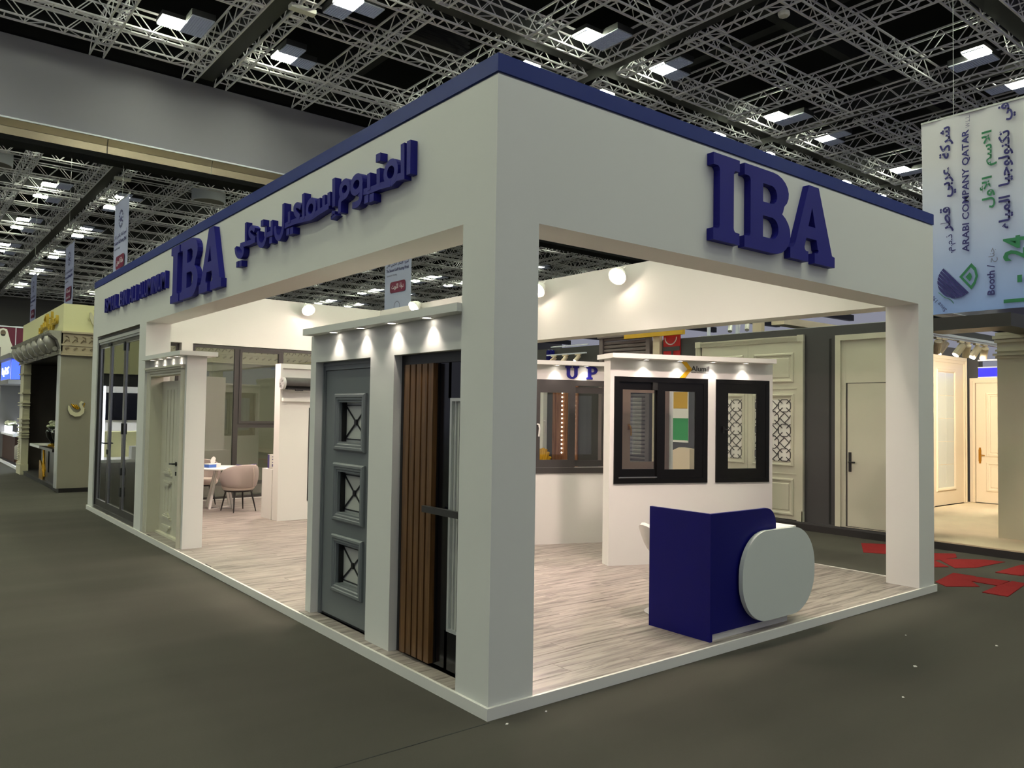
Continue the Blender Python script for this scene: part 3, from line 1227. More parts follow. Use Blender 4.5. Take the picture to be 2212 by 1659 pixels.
# ------------------------------------------------------------------ carved white door wall
w2 = thing('door_display_wall', 'white display wall with canopy lamps around the carved double door', 'display wall', (.06, 7.2, ZF))
b = MB()
for a in ((6.36, 6.47, ZF, 2.455), (8.05, 8.128, ZF, 2.455), (6.47, 8.05, 2.33, 2.455)):
    b.box(.06, .30, *a)
b.build('wall_panel', 'white', w2)
b = MB()
b.box(-.06, .40, 6.25, 8.125, 2.455, 2.51)
b.build('canopy', 'white', w2)
for y in (7.75, 7.35, 6.95, 6.60):
    downlight(w2, (.005, y, 2.455), SPOT_W * 1.5)
cdr = thing('carved_door', 'pale carved double door with small stepped mouldings and black lever', 'door', (.2, 7.26, ZF))
fx = onx(.06)
b = MB()
b.mould(fx, 6.43, 8.09, ZF - .2, 2.345, [(0, 0), (0, .02), (.02, .045), (.035, .045), (.05, .03), (.075, .03), (.09, .016), (.11, .016), (.11, -.15)])
b.fbox(fx, 6.42, 8.10, 2.30, 2.35, 0, .055)
b.fbox(fx, 6.41, 8.11, 2.325, 2.35, .03, .075)
for o in (b,):
    o.build('architrave', 'cream_door', cdr)
fx = onx(.205)
leafm = None
for y0, y1 in ((7.262, 7.985), (6.535, 7.258)):
    b = MB()
    b.fbox(fx, y0, y1, .10, 2.17, -.045, 0)
    lf = b.build('door_leaf', 'cream_door', cdr)
    b = MB()
    yc = (y0 + y1) / 2 - .06
    for zt, w_ in ((.88, .18), (.28, .2)):
        s = 1 if zt != .88 else 1
        for k, (hw, dz, h) in enumerate(((w_, 0, .02), (w_ * .8, .028, .032), (w_ * .5, .05, .026), (w_ * .28, .075, .018))):
            b.fbox(fx, yc - hw, yc + hw, zt + dz, zt + dz + .026, 0, h)
        for k, (hw, dz, h) in enumerate(((w_, 0, .024), (w_ * .7, .03, .028), (w_ * .35, .06, .018))):
            b.fbox(fx, yc - hw, yc + hw, zt - .07 - dz - .026, zt - .07 - dz, 0, h)
    for dy in (.13, .28, .43):
        b.fbox(fx, y0 + dy, y0 + dy + .018, 1.05, 2.05, 0, .008)
        b.fbox(fx, y0 + dy, y0 + dy + .018, .40, .72, 0, .008)
    b.build('carving', 'cream_door', lf)
b = MB()
b.fbox(onx(.18), 6.50, 8.02, .071, .1, -.06, .03)
b.build('sill', 'cream_door', cdr)
b = MB()
b.lathe([(.02, 0), (.02, .012)], (.2, 7.2, 1.05), 10)
b.fbox(fx, 7.19, 7.225, 1.03, 1.085, 0, .014)
b.tube([(.20, 7.208, 1.06), (.155, 7.208, 1.06), (.150, 7.25, 1.06), (.150, 7.33, 1.055)], .011, 8)
b.fbox(fx, 7.195, 7.222, .905, .955, 0, .012)
b.build('lever_handle', 'black_paint', cdr)

# ------------------------------------------------------------------ folding glass door in the left wall
fd = thing('folding_glass_door', 'tall folding glass door with three dark framed leaves on the aisle side', 'glass door', (.05, 9.95, ZF))
fx = onx(.05)
b = MB()
b.use('window_grey').frame(fx, 8.505, 11.40, ZF, 2.975, .035, -.06, .03, wt=.02, wb=.05)
b.use('gasket').fbox(fx, 8.52, 11.39, 2.95, 2.975, -.04, .038)
b.use('alu_dull').fbox(fx, 8.54, 11.365, 2.90, 2.95, -.04, .035)
b.use('alu_dull').fbox(fx, 8.54, 11.365, 2.865, 2.897, -.04, .02)
b.build('door_frame', parent=fd)
lv = [(8.545, 9.535), (9.54, 10.52), (10.525, 11.36)]
for k, (y0, y1) in enumerate(lv):
    b = MB()
    b.frame(fx, y0, y1, .115, 2.86, .055, -.035, .008, wb=.11)
    lf = b.build('door_leaf', 'window_grey', fd)
    b = MB()
    b.fbox(fx, y0 + .05, y1 - .05, .215, 2.81, -.02, -.01)
    b.build('pane', 'bifold_glass', lf)
    b = MB()
    b.frame(fx, y0 + .05, y1 - .05, .215, 2.81, .012, -.01, .006)
    b.build('glazing_bead', 'alu', lf)
for y in (9.54, 8.56):
    for z in ((.42, .56), (.75, .86), (1.38, 1.55), (2.68, 2.82)):
        b = MB()
        b.fbox(fx, y - .035, y + .035, z[0], z[1], .008, .026)
        b.build('hinge', 'gasket', fd)
b = MB()
b.fbox(fx, 10.44, 10.64, 2.81, 2.845, .008, .03)
b.build('top_pivot', 'gasket', fd)
b = MB()
b.tube([(.042, 10.56, 1.2), (.0, 10.56, 1.2), (-.004, 10.60, 1.2), (-.004, 10.72, 1.2)], .012, 8)
b.fbox(fx, 10.545, 10.575, 1.02, 1.1, .008, .02)
b.build('lever_handle', 'black_paint', fd)

# ------------------------------------------------------------------ glazing in the back wall
bwn = thing('aluminium_window', 'large grey framed window wall behind the round meeting table', 'window', (3.4, 11.45, ZF))
fy = ony(11.45)
b = MB()
b.frame(fy, 1.612, 5.30, .085, 2.992, .045, -.06, .02)
b.build('window_frame', 'window_grey', bwn)
for u0, u1 in ((2.40, 2.49), (3.32, 3.37), (4.25, 4.32)):
    b = MB()
    b.fbox(fy, u0, u1, .13, 2.947, -.05, .012)
    b.build('mullion', 'window_grey', bwn)
b = MB()
b.fbox(fy, 2.49, 3.32, 1.435, 1.512, -.05, .012)
b.build('transom', 'window_grey', bwn)
b = MB()
b.frame(fy, 2.495, 3.315, 1.515, 2.945, .045, -.03, .025)
b.build('sash', 'window_grey', bwn)
for u0, u1, v0, v1 in ((1.657, 2.40, .13, 2.947), (2.54, 3.27, 1.56, 2.90), (2.49, 3.32, .13, 1.435), (3.37, 4.25, .13, 2.947), (4.32, 5.255, .13, 2.947)):
    b = MB()
    b.fbox(fy, u0, u1, v0, v1, -.02, -.012)
    b.build('pane', 'booth_glass', bwn)
gdr = thing('glass_door', 'narrow framed glass door in the back wall beside the folding door', 'glass door', (.88, 11.6, ZF))
b = MB()
b.frame(ony(11.6), .362, 1.408, ZF, 3.0, .05, -.04, .02)
b.build('door_frame', 'window_grey', gdr)
b = MB()
b.fbox(ony(11.6), .41, 1.36, .12, 2.95, -.006, .002)
b.build('pane', 'booth_glass', gdr)

# ------------------------------------------------------------------ wall with the roller shutter
sw = thing('shutter_display_wall', 'white display wall carrying a cut-open roller shutter box', 'display wall', (2.6, 8.2, ZF))
b = MB()
b.box(1.965, 3.30, 8.125, 8.31, ZF, 2.52)
b.box(1.965, 3.30, 8.09, 8.125, 2.45, 2.52)
b.box(1.965, 2.00, 8.09, 8.125, .34, 2.45)
b.box(1.965, 3.30, 8.09, 8.125, ZF, .34)
b.box(2.0, 2.445, 8.09, 8.125, .34, 1.93)
b.box(2.445, 3.3, 8.09, 8.125, 1.84, 1.93)
b.build('wall_panel', 'white', sw)
b = MB()
b.box(1.99, 3.30, 8.03, 8.125, 1.93, 1.985)
b.build('shelf_strip', 'white', sw)
b = MB()
b.box(2.448, 2.50, 8.085, 8.12, .36, 1.832)
b.box(2.50, 3.25, 8.105, 8.12, .36, 1.832)
b.build('guide_rail', 'charcoal', sw)
b = MB()
b.box(1.952, 3.30, 8.312, 8.72, ZF, .855)
b.build('side_ledge', 'white', sw)
rs = thing('roller_shutter', 'round grey roller shutter housing cut open to show its slats', 'roller shutter', (2.4, 7.99, 2.12))


def xcyl(b, x0, x1, cy, cz, r, a0, a1, n, t=.006):
    vs, fs = [], []
    for x in (x0, x1):
        for rr in (r, r - t):
            for k in range(n + 1):
                a = math.radians(a0 + (a1 - a0) * k / n)
                vs.append((x, cy + rr * math.cos(a), cz + rr * math.sin(a)))
    m = n + 1
    for k in range(n):
        fs += [(k, k + 1, 2 * m + k + 1, 2 * m + k), (m + k + 1, m + k, 3 * m + k, 3 * m + k + 1), (k, m + k, m + k + 1, k + 1), (2 * m + k, 2 * m + k + 1, 3 * m + k + 1, 3 * m + k)]
    b.add(vs, fs)


b = MB()
xcyl(b, 1.985, 3.2, 8.0, 2.21, .092, 20, 205, 16)
b.build('housing', 'window_grey', rs, smooth=True)
b = MB()
b.bar((1.945, 8.0, 2.21), (1.985, 8.0, 2.21), .098, 24)
for k in range(8):
    a = k * PI / 4
    b.bar((1.94, 8.0 + .03 * math.cos(a), 2.21 + .03 * math.sin(a)), (1.94, 8.0 + .08 * math.cos(a), 2.21 + .08 * math.sin(a)), .006)
b.build('end_cap', 'alu_dull', rs)
b = MB()
for k in range(7):
    a = math.radians(200 - k * 14)
    b.add([(2.0 + .06 * k, 8.0 + .07 * math.cos(a), 2.21 + .07 * math.sin(a)), (3.2, 8.0 + .07 * math.cos(a), 2.21 + .07 * math.sin(a)),
           (3.2, 8.0 + .07 * math.cos(a - .24), 2.21 + .07 * math.sin(a - .24)), (2.06 + .06 * k, 8.0 + .07 * math.cos(a - .24), 2.21 + .07 * math.sin(a - .24))], [(0, 1, 2, 3)])
b.build('slat_curtain', 'cream_block', rs)
b = MB()
b.box(2.0, 3.2, 8.06, 8.085, 2.12, 2.28)
b.bar((2.03, 7.97, 2.125), (2.47, 7.965, 2.115), .014)
b.box(2.16, 2.28, 7.95, 7.99, 2.095, 2.125)
b.build('bottom_bar', 'black_paint', rs)
lh = thing('leaflet_holder', 'small white and purple leaflet box standing on the low ledge', 'leaflet holder', (2.03, 8.5, .856))
b = MB()
b.box(1.96, 2.10, 8.44, 8.52, .856, 1.085)
b.build('box', 'paper', lh)
b = MB()
b.box(1.958, 1.96, 8.445, 8.515, .87, 1.08)
for z in (.95, 1.0, 1.04):
    b.box(2.0, 2.08, 8.4385, 8.44, z, z + .012)
b.box(2.0, 2.07, 8.4385, 8.44, .89, .93)
b.build('print', 'purple_print', lh)

# ------------------------------------------------------------------ meeting table, chairs
TC = (1.76, 10.15)
tb = thing('round_table', 'white round meeting table with slanted flat steel legs', 'table', (TC[0], TC[1], ZF))
b = MB()
b.lathe([(.0, .755), (.44, .755), (.45, .76), (.45, .778), (.44, .785), (0, .785)], (TC[0], TC[1], 0), 40)
b.build('tabletop', 'white_satin', tb, smooth=True)
for k in range(4):
    a = math.radians(35 + 90 * k)
    b = MB()
    p0 = Vector((TC[0] + .10 * math.cos(a), TC[1] + .10 * math.sin(a), .755))
    p1 = Vector((TC[0] + .27 * math.cos(a), TC[1] + .27 * math.sin(a), ZF + .008))
    b.bar(p0, p1, .026)
    b.build('leg', 'white_satin', tb)
b = MB()
for k in range(2):
    a = math.radians(35 + 90 * k)
    d = Vector((math.cos(a), math.sin(a), 0)) * .27
    c0 = Vector((TC[0], TC[1], ZF + .01))
    b.bar(c0 - d, c0 + d, .011)
b.build('foot_bar', 'white_satin', tb)
tx = thing('tissue_box', 'blue and white tissue box with a tissue pulled up, on the table', 'tissue box', (1.60, 10.08, .785), math.radians(20))
b = MB()
b.use('paper').box(-.12, .12, -.06, .06, 0, .07)
b.use('tissue_blue').box(-.1215, .03, -.0615, .0615, .004, .055)
b.build('carton', parent=tx, local=True)
b = MB()
prof = [(-.04, 0), (-.05, .05), (-.02, .1), (.02, .12), (.06, .09), (.05, .03), (.03, 0)]
b.prism(prof, lambda a, c, t: (a + t * .6, t, .07 + c), -.008, .008)
b.build('tissue', 'paper', tx, local=True)


def make_chair(label, loc, rz):
    t = thing('tub_chair', label, 'chair', loc, rz, None)
    # shell round the back (-y), arms sweeping forward
    n, m = 22, 6
    out, inn = [], []
    for i in range(n + 1):
        a = math.radians(-205 + 230 * i / n)
        q = abs(i / n * 2 - 1)
        top = .80 - .17 * q ** 2.2
        bot = .40 + .02 * q
        for j in range(m + 1):
            f = j / m
            z = bot + (top - bot) * f
            bulge = .285 + .035 * math.sin(f * PI * .8) - .012 * q
            out.append((bulge * 1.02 * math.cos(a), bulge * math.sin(a), z))
            r2 = bulge - .045
            inn.append((r2 * 1.02 * math.cos(a), r2 * math.sin(a), z))
    b = MB()
    k = m + 1
    fs = []
    N = len(out)
    for i in range(n):
        for j in range(m):
            p = i * k + j
            fs += [(p, p + k, p + k + 1, p + 1), (N + p + 1, N + p + k + 1, N + p + k, N + p)]
        p = i * k + m
        fs.append((p, p + k, N + p + k, N + p))
        p = i * k
        fs.append((p + k, p, N + p, N + p + k))
    for p0 in (0, n * k):
        for j in range(m):
            fs.append((p0 + j, p0 + j + 1, N + p0 + j + 1, N + p0 + j))
    b.add(out + inn, fs)
    sh = b.build('backrest', 'chair_fabric', t, smooth=True, local=True)
    md = sh.modifiers.new('s', 'SUBSURF')
    md.levels = md.render_levels = 1
    b = MB()
    a = math.radians(-68)
    b.tube([((.285 + .036 * math.sin(f * PI * .8) + .002) * 1.02 * math.cos(a - .09 * f), (.285 + .036 * math.sin(f * PI * .8) + .002) * math.sin(a - .09 * f), .41 + .36 * f) for f in (0, .2, .4, .6, .8, .93)], .004, 6)
    b.build('piping', 'chair_seat', t, local=True)
    b = MB()
    b.lathe([(.0, .36), (.24, .36), (.265, .39), (.268, .43), (.25, .465), (.0, .475)], (0, .02, 0), 28)
    b.build('seat', 'chair_seat', t, smooth=True, local=True)
    b = MB()
    b.lathe([(.0, .335), (.235, .335), (.24, .36), (.0, .36)], (0, .01, 0), 24)
    b.build('seat_base', 'chair_leg', t, local=True)
    for sx in (-1, 1):
        for sy in (-1, 1):
            b = MB()
            b.bar((.15 * sx, .01 + .15 * sy, .345), (.20 * sx, .225 * sy, 0), .017, 8, .009)
            b.build('leg', 'chair_leg', t, local=True)
    return t


make_chair('pinkish grey tub chair with black legs, its back to the open floor', (1.905, 9.63, ZF), math.radians(8))
make_chair('pinkish grey tub chair behind the round table, half hidden by the carved door wall', (1.70, 10.95, ZF), math.radians(172))
cu = thing('cushion', 'striped beige cushion leaning inside the nearer tub chair', 'cushion', (1.95, 9.62, .57), math.radians(8))
b = MB()
n = 8
vs, fs = [], []
for s in (1, -1):
    for i in range(n + 1):
        for j in range(n + 1):
            x, z = i / n * 2 - 1, j / n * 2 - 1
            th = .055 * (1 - x ** 4) * (1 - z ** 4) * s
            vs.append((x * .19 * (1 - .1 * (1 - z * z)), th - .11 - .03 * z, .15 + z * .15 * (1 - .1 * (1 - x * x))))
k = n + 1
for q in (0, k * k):
    for i in range(n):
        for j in range(n):
            p = q + i * k + j
            fs.append((p, p + k, p + k + 1, p + 1))
b.add(vs, fs)
b.build('pad', 'chair_seat', cu, smooth=True, local=True)
b = MB()
b.tube([(-.185, -.14, .292), (0, -.142, .275), (.185, -.14, .292)], .008, 6)
b.build('trim_cord', 'purple_print', cu, local=True)

# ------------------------------------------------------------------ rotated window display walls
TH = math.radians(-21.35)


def fu(o=0.):
    """local mapping of a rotated wall: u along the wall, v up, t towards the visitor"""
    return lambda u, v, t: (u, o - t, v)


def win_frame(t, u0, u1, v0, v1, m, w=.06, dep=.075, proud=.018):
    b = MB()
    b.frame(fu(), u0, u1, v0, v1, w, -dep, proud)
    return b.build('window_frame', m, t, local=True)


def win_sash(t, u0, u1, v0, v1, m, w, o, bw=None, pane='clear_glass'):
    b = MB()
    b.frame(fu(), u0, u1, v0, v1, w, o - .03, o, wb=bw, wt=bw)
    s = b.build('sash', m, t, local=True)
    bw_ = w if bw is None else bw
    b = MB()
    b.fbox(fu(), u0 + w - .005, u1 - w + .005, v0 + bw_ - .005, v1 - bw_ + .005, o - .018, o - .012)
    b.build('pane', pane, s, local=True)
    return s


AO = (3.698, 2.648)
al = thing('window_display_wall', 'white display wall with two black windows behind the reception counter', 'display wall', (AO[0], AO[1], 0), TH)
b = MB()
for a in ((0, 2.185, ZF, 1.01), (0, 2.185, 2.25, 2.452), (0, .05, 1.01, 2.25), (1.27, 1.385, 1.01, 2.25), (2.128, 2.185, 1.01, 2.25)):
    b.box(a[0], a[1], 0, .175, a[2], a[3])
b.build('wall_panel', 'white', al, local=True)
b = MB()
b.box(-.06, 2.10, -.20, .25, 2.452, 2.506)
b.build('canopy', 'white', al, local=True)


def dl_local(parent, u, v, z):
    p = WM[parent.name] @ Vector((u, v, z))
    downlight(parent, p)


for u in (.42, .86, 1.305, 1.752):
    dl_local(al, u, -.075, 2.452)
aw = thing('sliding_window', 'wide black sliding window of two panes in the display wall behind counter', 'window', (AO[0], AO[1], 0), TH)
win_frame(aw, .05, 1.27, 1.01, 2.25, 'window_black')
win_sash(aw, .11, .64, 1.085, 2.19, 'window_black', .055, -.012, .09)
win_sash(aw, .60, 1.21, 1.07, 2.19, 'window_black', .10, .012, .10)
b = MB()
b.fbox(fu(), .12, .60, 1.078, 1.086, -.012, .02)
b.build('track', 'alu', aw, local=True)
b = MB()
b.fbox(fu(), .54, .60, 2.10, 2.19, -.01, .016)
b.build('stop', 'gasket', aw, local=True)
cw = thing('casement_window', 'narrow black casement window at the end of the display wall behind counter', 'window', (AO[0], AO[1], 0), TH)
win_frame(cw, 1.385, 2.128, 1.01, 2.25, 'window_black', .05)
win_sash(cw, 1.435, 2.075, 1.06, 2.20, 'window_black', .115, .014, .115)
b = MB()
b.fbox(fu(), 1.47, 1.495, 1.60, 1.68, .014, .03)
b.tube([(1.482, -.05, 1.65), (1.482, -.065, 1.645), (1.53, -.065, 1.64)], .009, 8)
b.build('lever_handle', 'black_paint', cw, local=True)
lg = thing('wall_sign', 'yellow chevron logo with the dark word Alumil on the display wall', 'sign', (AO[0], AO[1], 0), TH)
b = MB()
b.use('yellow').prism([(.915, 2.447), (.985, 2.447), (1.062, 2.36), (1.0, 2.36)], fu(), .001, .006)
b.use('yellow_dark').prism([(1.0, 2.36), (1.062, 2.36), (.965, 2.253), (.893, 2.253)], fu(), .001, .006)
b.build('chevron', parent=lg, local=True)
b = MB()
add_text(b, 'Alumil', fu(), 1.05, 1.293, 2.338, 2.402, .001, .004, offset=.01)
add_text(b, 'BUILDING EXCELLENCE EVERY DAY', fu(), 1.052, 1.293, 2.318, 2.328, .001, .003)
b.build('wording', 'charcoal', lg, local=True)

UO = (3.899, 4.239)
uw = thing('window_display_wall', 'white display wall with blue letters, behind the wall of black windows', 'display wall', (UO[0], UO[1], 0), TH)
b = MB()
for a in ((-1.0, 2.057, ZF, 1.01), (-1.0, 2.057, 2.26, 2.452), (-1.0, -.09, 1.01, 2.26), (1.13, 1.245, 1.01, 2.26), (1.99, 2.057, 1.01, 2.26)):
    b.box(a[0], a[1], 0, .175, a[2], a[3])
b.build('wall_panel', 'white', uw, local=True)
b = MB()
b.box(-1.06, 2.0, -.17, .25, 2.452, 2.506)
b.build('canopy', 'white', uw, local=True)
for u in (-.15, .285, .71, 1.2, 1.7):
    dl_local(uw, u, -.07, 2.452)
uwin = thing('sliding_window', 'dark grey sliding window with white handles below the blue letters', 'window', (UO[0], UO[1], 0), TH)
win_frame(uwin, -.09, 1.13, 1.01, 2.26, 'window_grey', .075)
win_sash(uwin, -.02, .575, 1.09, 2.185, 'window_grey', .095, .022, .10)
win_sash(uwin, .50, 1.06, 1.10, 2.165, 'window_grey', .075, -.012, .08)
b = MB()
b.fbox(fu(), .575, 1.05, 1.085, 1.093, -.012, .02)
b.build('track', 'alu', uwin, local=True)
for u, z in ((.035, 1.56), (.16, 1.60)):
    b = MB()
    q = .03 if u < .1 else -.06
    b.tube([(u, -q, z + .1), (u + .012, -q - .03, z + .1), (u + .02, -q - .035, z + .05), (u + .012, -q - .03, z - .06)], .011, 8)
    b.build('handle', 'white_satin', uwin, local=True)
bwd = thing('casement_window', 'brown framed window with gold handle seen through the black sliding window', 'window', (UO[0], UO[1], 0), TH)
win_frame(bwd, 1.245, 1.99, 1.01, 2.26, 'window_brown', .05)
win_sash(bwd, 1.295, 1.94, 1.06, 2.21, 'window_brown', .10, .012, .10, 'booth_glass')
b = MB()
b.fbox(fu(), 1.355, 1.385, 1.60, 1.68, .012, .028)
b.tube([(1.37, -.03, 1.655), (1.37, -.06, 1.65), (1.385, -.06, 1.6), (1.385, -.055, 1.52)], .011, 8)
b.build('handle', 'brass', bwd, local=True)
lt = thing('wall_lettering', 'blue slab letters U and P above the grey sliding window', 'lettering', (UO[0], UO[1], 0), TH)
for ch, u0, u1 in (('U', .43, .625), ('P', .735, .895)):
    b = MB()
    mx = max(x for x, y in GL[ch][0])
    add_poly(b, GL[ch], lambda x, y, w, u0=u0, k=(u1 - u0) / mx: (u0 + x * k, -w, 2.277 + y * .172 / H), .001, .02)
    b.build('letter', BLUE, lt, local=True)

# ------------------------------------------------------------------ reception counter and stool
dk = thing('reception_counter', 'dark blue reception counter with a rounded white front panel', 'counter', (2.19, .06, ZF))
b = MB()
b.box(2.172, 2.20, .06, .68, ZF, 1.052)
b.build('side_panel', 'desk_blue', dk)
b = MB()
b.prism([(2.2, .128), (3.05, .128)] + arc(2.91, .912, .14, .14, 0, 90, 10) + [(2.2, 1.052)], lambda a, c, t: (a, t, c), .06, .088)
b.build('front_panel', 'desk_blue', dk)
b = MB()
b.box(2.202, 2.222, .075, .092, ZF, .128)
b.box(2.222, 3.255, .082, .52, ZF, .126)
b.build('plinth', 'white_satin', dk)
b = MB()
b.box(2.2, 3.40, .09, .56, .83, .868)
b.box(3.12, 3.40, .09, .54, .128, .83)
b.box(2.202, 3.12, .5, .54, .128, .83)
b.build('worktop', 'white_satin', dk)
b = MB()
r = .335
cx0, cx1, cz0, cz1 = 2.512, 3.556, .148, .878
P_ = arc(cx1 - r, cz1 - r, r, r, 0, 90, 12) + arc(cx0 + r, cz1 - r, r, r, 90, 180, 12) + arc(cx0 + r, cz0 + r, r, r, 180, 270, 12) + arc(cx1 - r, cz0 + r, r, r, 270, 360, 12)
b.prism(P_, lambda a, c, t: (a, t, c), .006, .044)
b.box(2.7, 2.8, .044, .062, .4, .6)
b.box(3.1, 3.3, .044, .095, .3, .7)
b.build('rounded_panel', 'disc_white', dk)
st = thing('bar_stool', 'white moulded bar stool on a chrome base behind the counter', 'stool', (2.625, .865, ZF))
b = MB()
b.lathe([(0, 0), (.20, 0), (.205, .006), (.06, .022), (.03, .05), (.028, .55), (0, .55)], (2.625, .865, ZF), 28)
b.build('chrome_base', 'alu', st, smooth=True)
b = MB()
vs, fs = [], []
n, m = 24, 7
for s in (0, 1):
    for i in range(n):
        a = 2 * PI * i / n
        back = max(0, math.cos(a - math.radians(165)))
        for j in range(m + 1):
            f = j / m
            r = (.04 + .21 * f ** .7) - .018 * s
            z = .56 + .02 * s + .05 * f ** 2 + back * .24 * f ** 2.4
            vs.append((2.625 + r * (1 + .08 * back * f) * math.cos(a), .865 + r * math.sin(a), z + .0))
k = m + 1
N = n * k
for i in range(n):
    i2 = (i + 1) % n
    for j in range(m):
        a_, b_, c_2, d_ = i * k + j, i2 * k + j, i2 * k + j + 1, i * k + j + 1
        fs += [(a_, b_, c_2, d_), (N + d_, N + c_2, N + b_, N + a_)]
    fs.append((i * k + m, i2 * k + m, N + i2 * k + m, N + i * k + m))
fs += [tuple(i * k for i in range(n)), tuple(N + i * k for i in range(n))[::-1]]
b.add(vs, fs)
b.build('seat_shell', 'white_satin', st, smooth=True)

# ------------------------------------------------------------------ flood lights on the fascia


def flood(loc, d, wall, label, watts, size=120):
    """loc: lamp head; wall: point on the fascia the arm comes from"""
    t = thing('flood_light', label, 'flood light', loc, 0, 'flood lights on the fascia')
    q = Vector(d).normalized().to_track_quat('-Z', 'Y').to_matrix()
    p = Vector(loc)
    b = MB()
    b.map = lambda x, y, z: p + q @ Vector((x, y, z))
    b.lathe([(0, .16), (.05, .155), (.10, .08), (.135, .0), (.135, -.012), (.122, -.012), (.118, 0), (0, 0)], (0, 0, 0), 24)
    b.build('housing', 'white_satin', t, smooth=True)
    b = MB()
    b.map = lambda x, y, z: p + q @ Vector((x, y, z))
    b.lathe([(0, -.05), (.05, -.045), (.09, -.03), (.115, -.004), (0, -.002)], (0, 0, 0), 20)
    b.build('lens', 'flood_lens', t)
    b = MB()
    b.bar(Vector(wall), p + Vector((0, 0, .05)), .012, 6)
    b.build('arm', 'white_satin', t)
    ld = bpy.data.lights.new('flood_lamp', 'AREA')
    ld.shape = 'RECTANGLE'
    ld.size, ld.size_y = .2, .15
    ld.energy = watts
    ld.color = (1, .75, .70)
    ld.spread = math.radians(135)
    o = bpy.data.objects.new('flood_lamp', ld)
    COL.objects.link(o)
    o.location = q @ Vector((0, 0, -.06))
    o.rotation_euler = q.to_euler()
    o.parent = t


flood((5.36, 4.154, 3.80), (-1, -.35, -.75), (5.52, 4.154, 3.95), 'flood light on the back fascia above the display walls', FLOOD_W)
flood((5.36, 5.93, 3.80), (-1, -.2, -.75), (5.52, 5.93, 3.95), 'flood light on the back fascia just behind the corner column', FLOOD_W)
flood((5.36, 9.75, 3.88), (-1, -.1, -.75), (5.52, 9.75, 3.98), 'flood light on the back fascia above the canopy of the grey door wall', FLOOD_W)
flood((3.80, 11.27, 3.82), (-.1, -1, -.8), (3.80, 11.42, 3.97), 'flood light above the window wall at the far end of the stand', FLOOD_W)
flood((2.9, .52, 3.82), (.25, 1, -1.5), (2.9, .35, 3.97), 'flood light on the inner side of the front fascia', FLOOD_W)
flood((.52, 3.2, 3.82), (1, .05, -1.7), (.35, 3.2, 3.97), 'flood light inside the long fascia near the corner column', FLOOD_W)
flood((.52, 8.6, 3.82), (1, .1, -1.7), (.35, 8.6, 3.97), 'flood light inside the long fascia near the carved door', FLOOD_W)
# ------------------------------------------------------------------ dark booth behind (right side)
bo = thing('exhibition_booth', 'dark grey exhibition booth with doors on show, behind the white stand', 'exhibition booth', (8.78, 4, 0))
XN = 8.78


def bbox(nm, m, *bx, p=bo):
    b = MB()
    b.box(*bx)
    return b.build(nm, m, p)


bbox('plinth', 'dark_plinth', 8.70, 15.2, -7, 11.5, 0, .10)
bbox('floor_covering', 'beige_carpet', 8.702, 8.99, -7, 1.4, .10, .118)
bbox('floor_covering', 'beige_carpet', 8.99, 15, -7, 3.1, .10, .118)
bbox('plinth_cap', 'dark_wall', 8.71, 8.78, 1.42, 11.5, .10, .128)
bbox('booth_wall', 'dark_wall', XN, 8.98, 1.42, 10.6, .10, 3.245)
bbox('top_strip', 'alu_dull', XN, 8.98, 1.42, 5.4, 3.245, 3.252)
bbox('slot', 'gasket', 8.776, 8.79, 2.80, 2.836, .14, 3.05)
bbox('booth_wall', 'dark_wall', 8.98, 14.65, 3.1, 3.25, .10, 3.245)
bbox('booth_wall', 'dark_wall', 14.65, 14.85, -7, 3.1, .10, 2.66)
bbox('booth_wall', 'dark_wall', 14.65, 14.85, 2.90, 3.1, 2.66, 3.245)
bbox('canopy', 'dark_plinth', 8.48, 9.05, .165, 1.25, 3.03, 3.205)
bbox('canopy', 'dark_plinth', 9.05, 14.6, .165, .5, 3.03, 3.205)
bbox('ceiling_beam', 'bronze_lip', 9.05, 14.6, 1.44, 1.50, 3.06, 3.10)
bbox('ceiling_beam', 'dark_wall', 9.05, 14.6, 1.62, 1.75, 3.08, 3.24)
# stone faced pier with cornices
b = MB()
b.box(9.76, 10.9, -7, .79, .118, 2.95)
for z, d in ((2.93, .03), (2.98, .05), (3.03, .02)):
    b.box(9.76 - d, 10.9, -7, .79 + d, z, z + .045)
for z, d in ((2.70, .02), (2.74, .045), (2.80, .02)):
    b.box(9.76 - d, 10.9, -7, .79 + d, z, z + .03)
b.build('stone_pier', 'stone_beige', bo)
# screen above the rear door
t = thing('lit_panel', 'glowing blue panel above the cream door inside the dark booth', 'light panel', (14.62, 2.7, 2.66))
b = MB()
b.box(14.60, 14.64, 2.2, 2.89, 2.68, 2.86)
b.build('blue_face', 'blue_screen', t)
b = MB()
b.box(14.60, 14.66, 2.2, 2.9, 2.655, 2.68)
b.box(14.60, 14.66, 2.2, 2.9, 2.86, 2.88)
b.box(14.60, 14.66, 2.2, 2.9, 3.0, 3.03)
b.build('shelf_rail', 'bronze_lip', t)


def panel_door(t, fn, u0, u1, v0, v1, m, panels, depth=.04):
    b = MB()
    b.fbox(fn, u0, u1, v0, v1, -depth, 0)
    lf = b.build('door_leaf', m, t)
    for a in panels:
        b = MB()
        b.mould(fn, *a, [(0, 0), (0, .012), (.015, .022), (.035, .022), (.05, .008), (.075, .004), (.09, .014), (.12, .014)], close=True)
        b.build('moulded_panel', m, lf)
    return lf


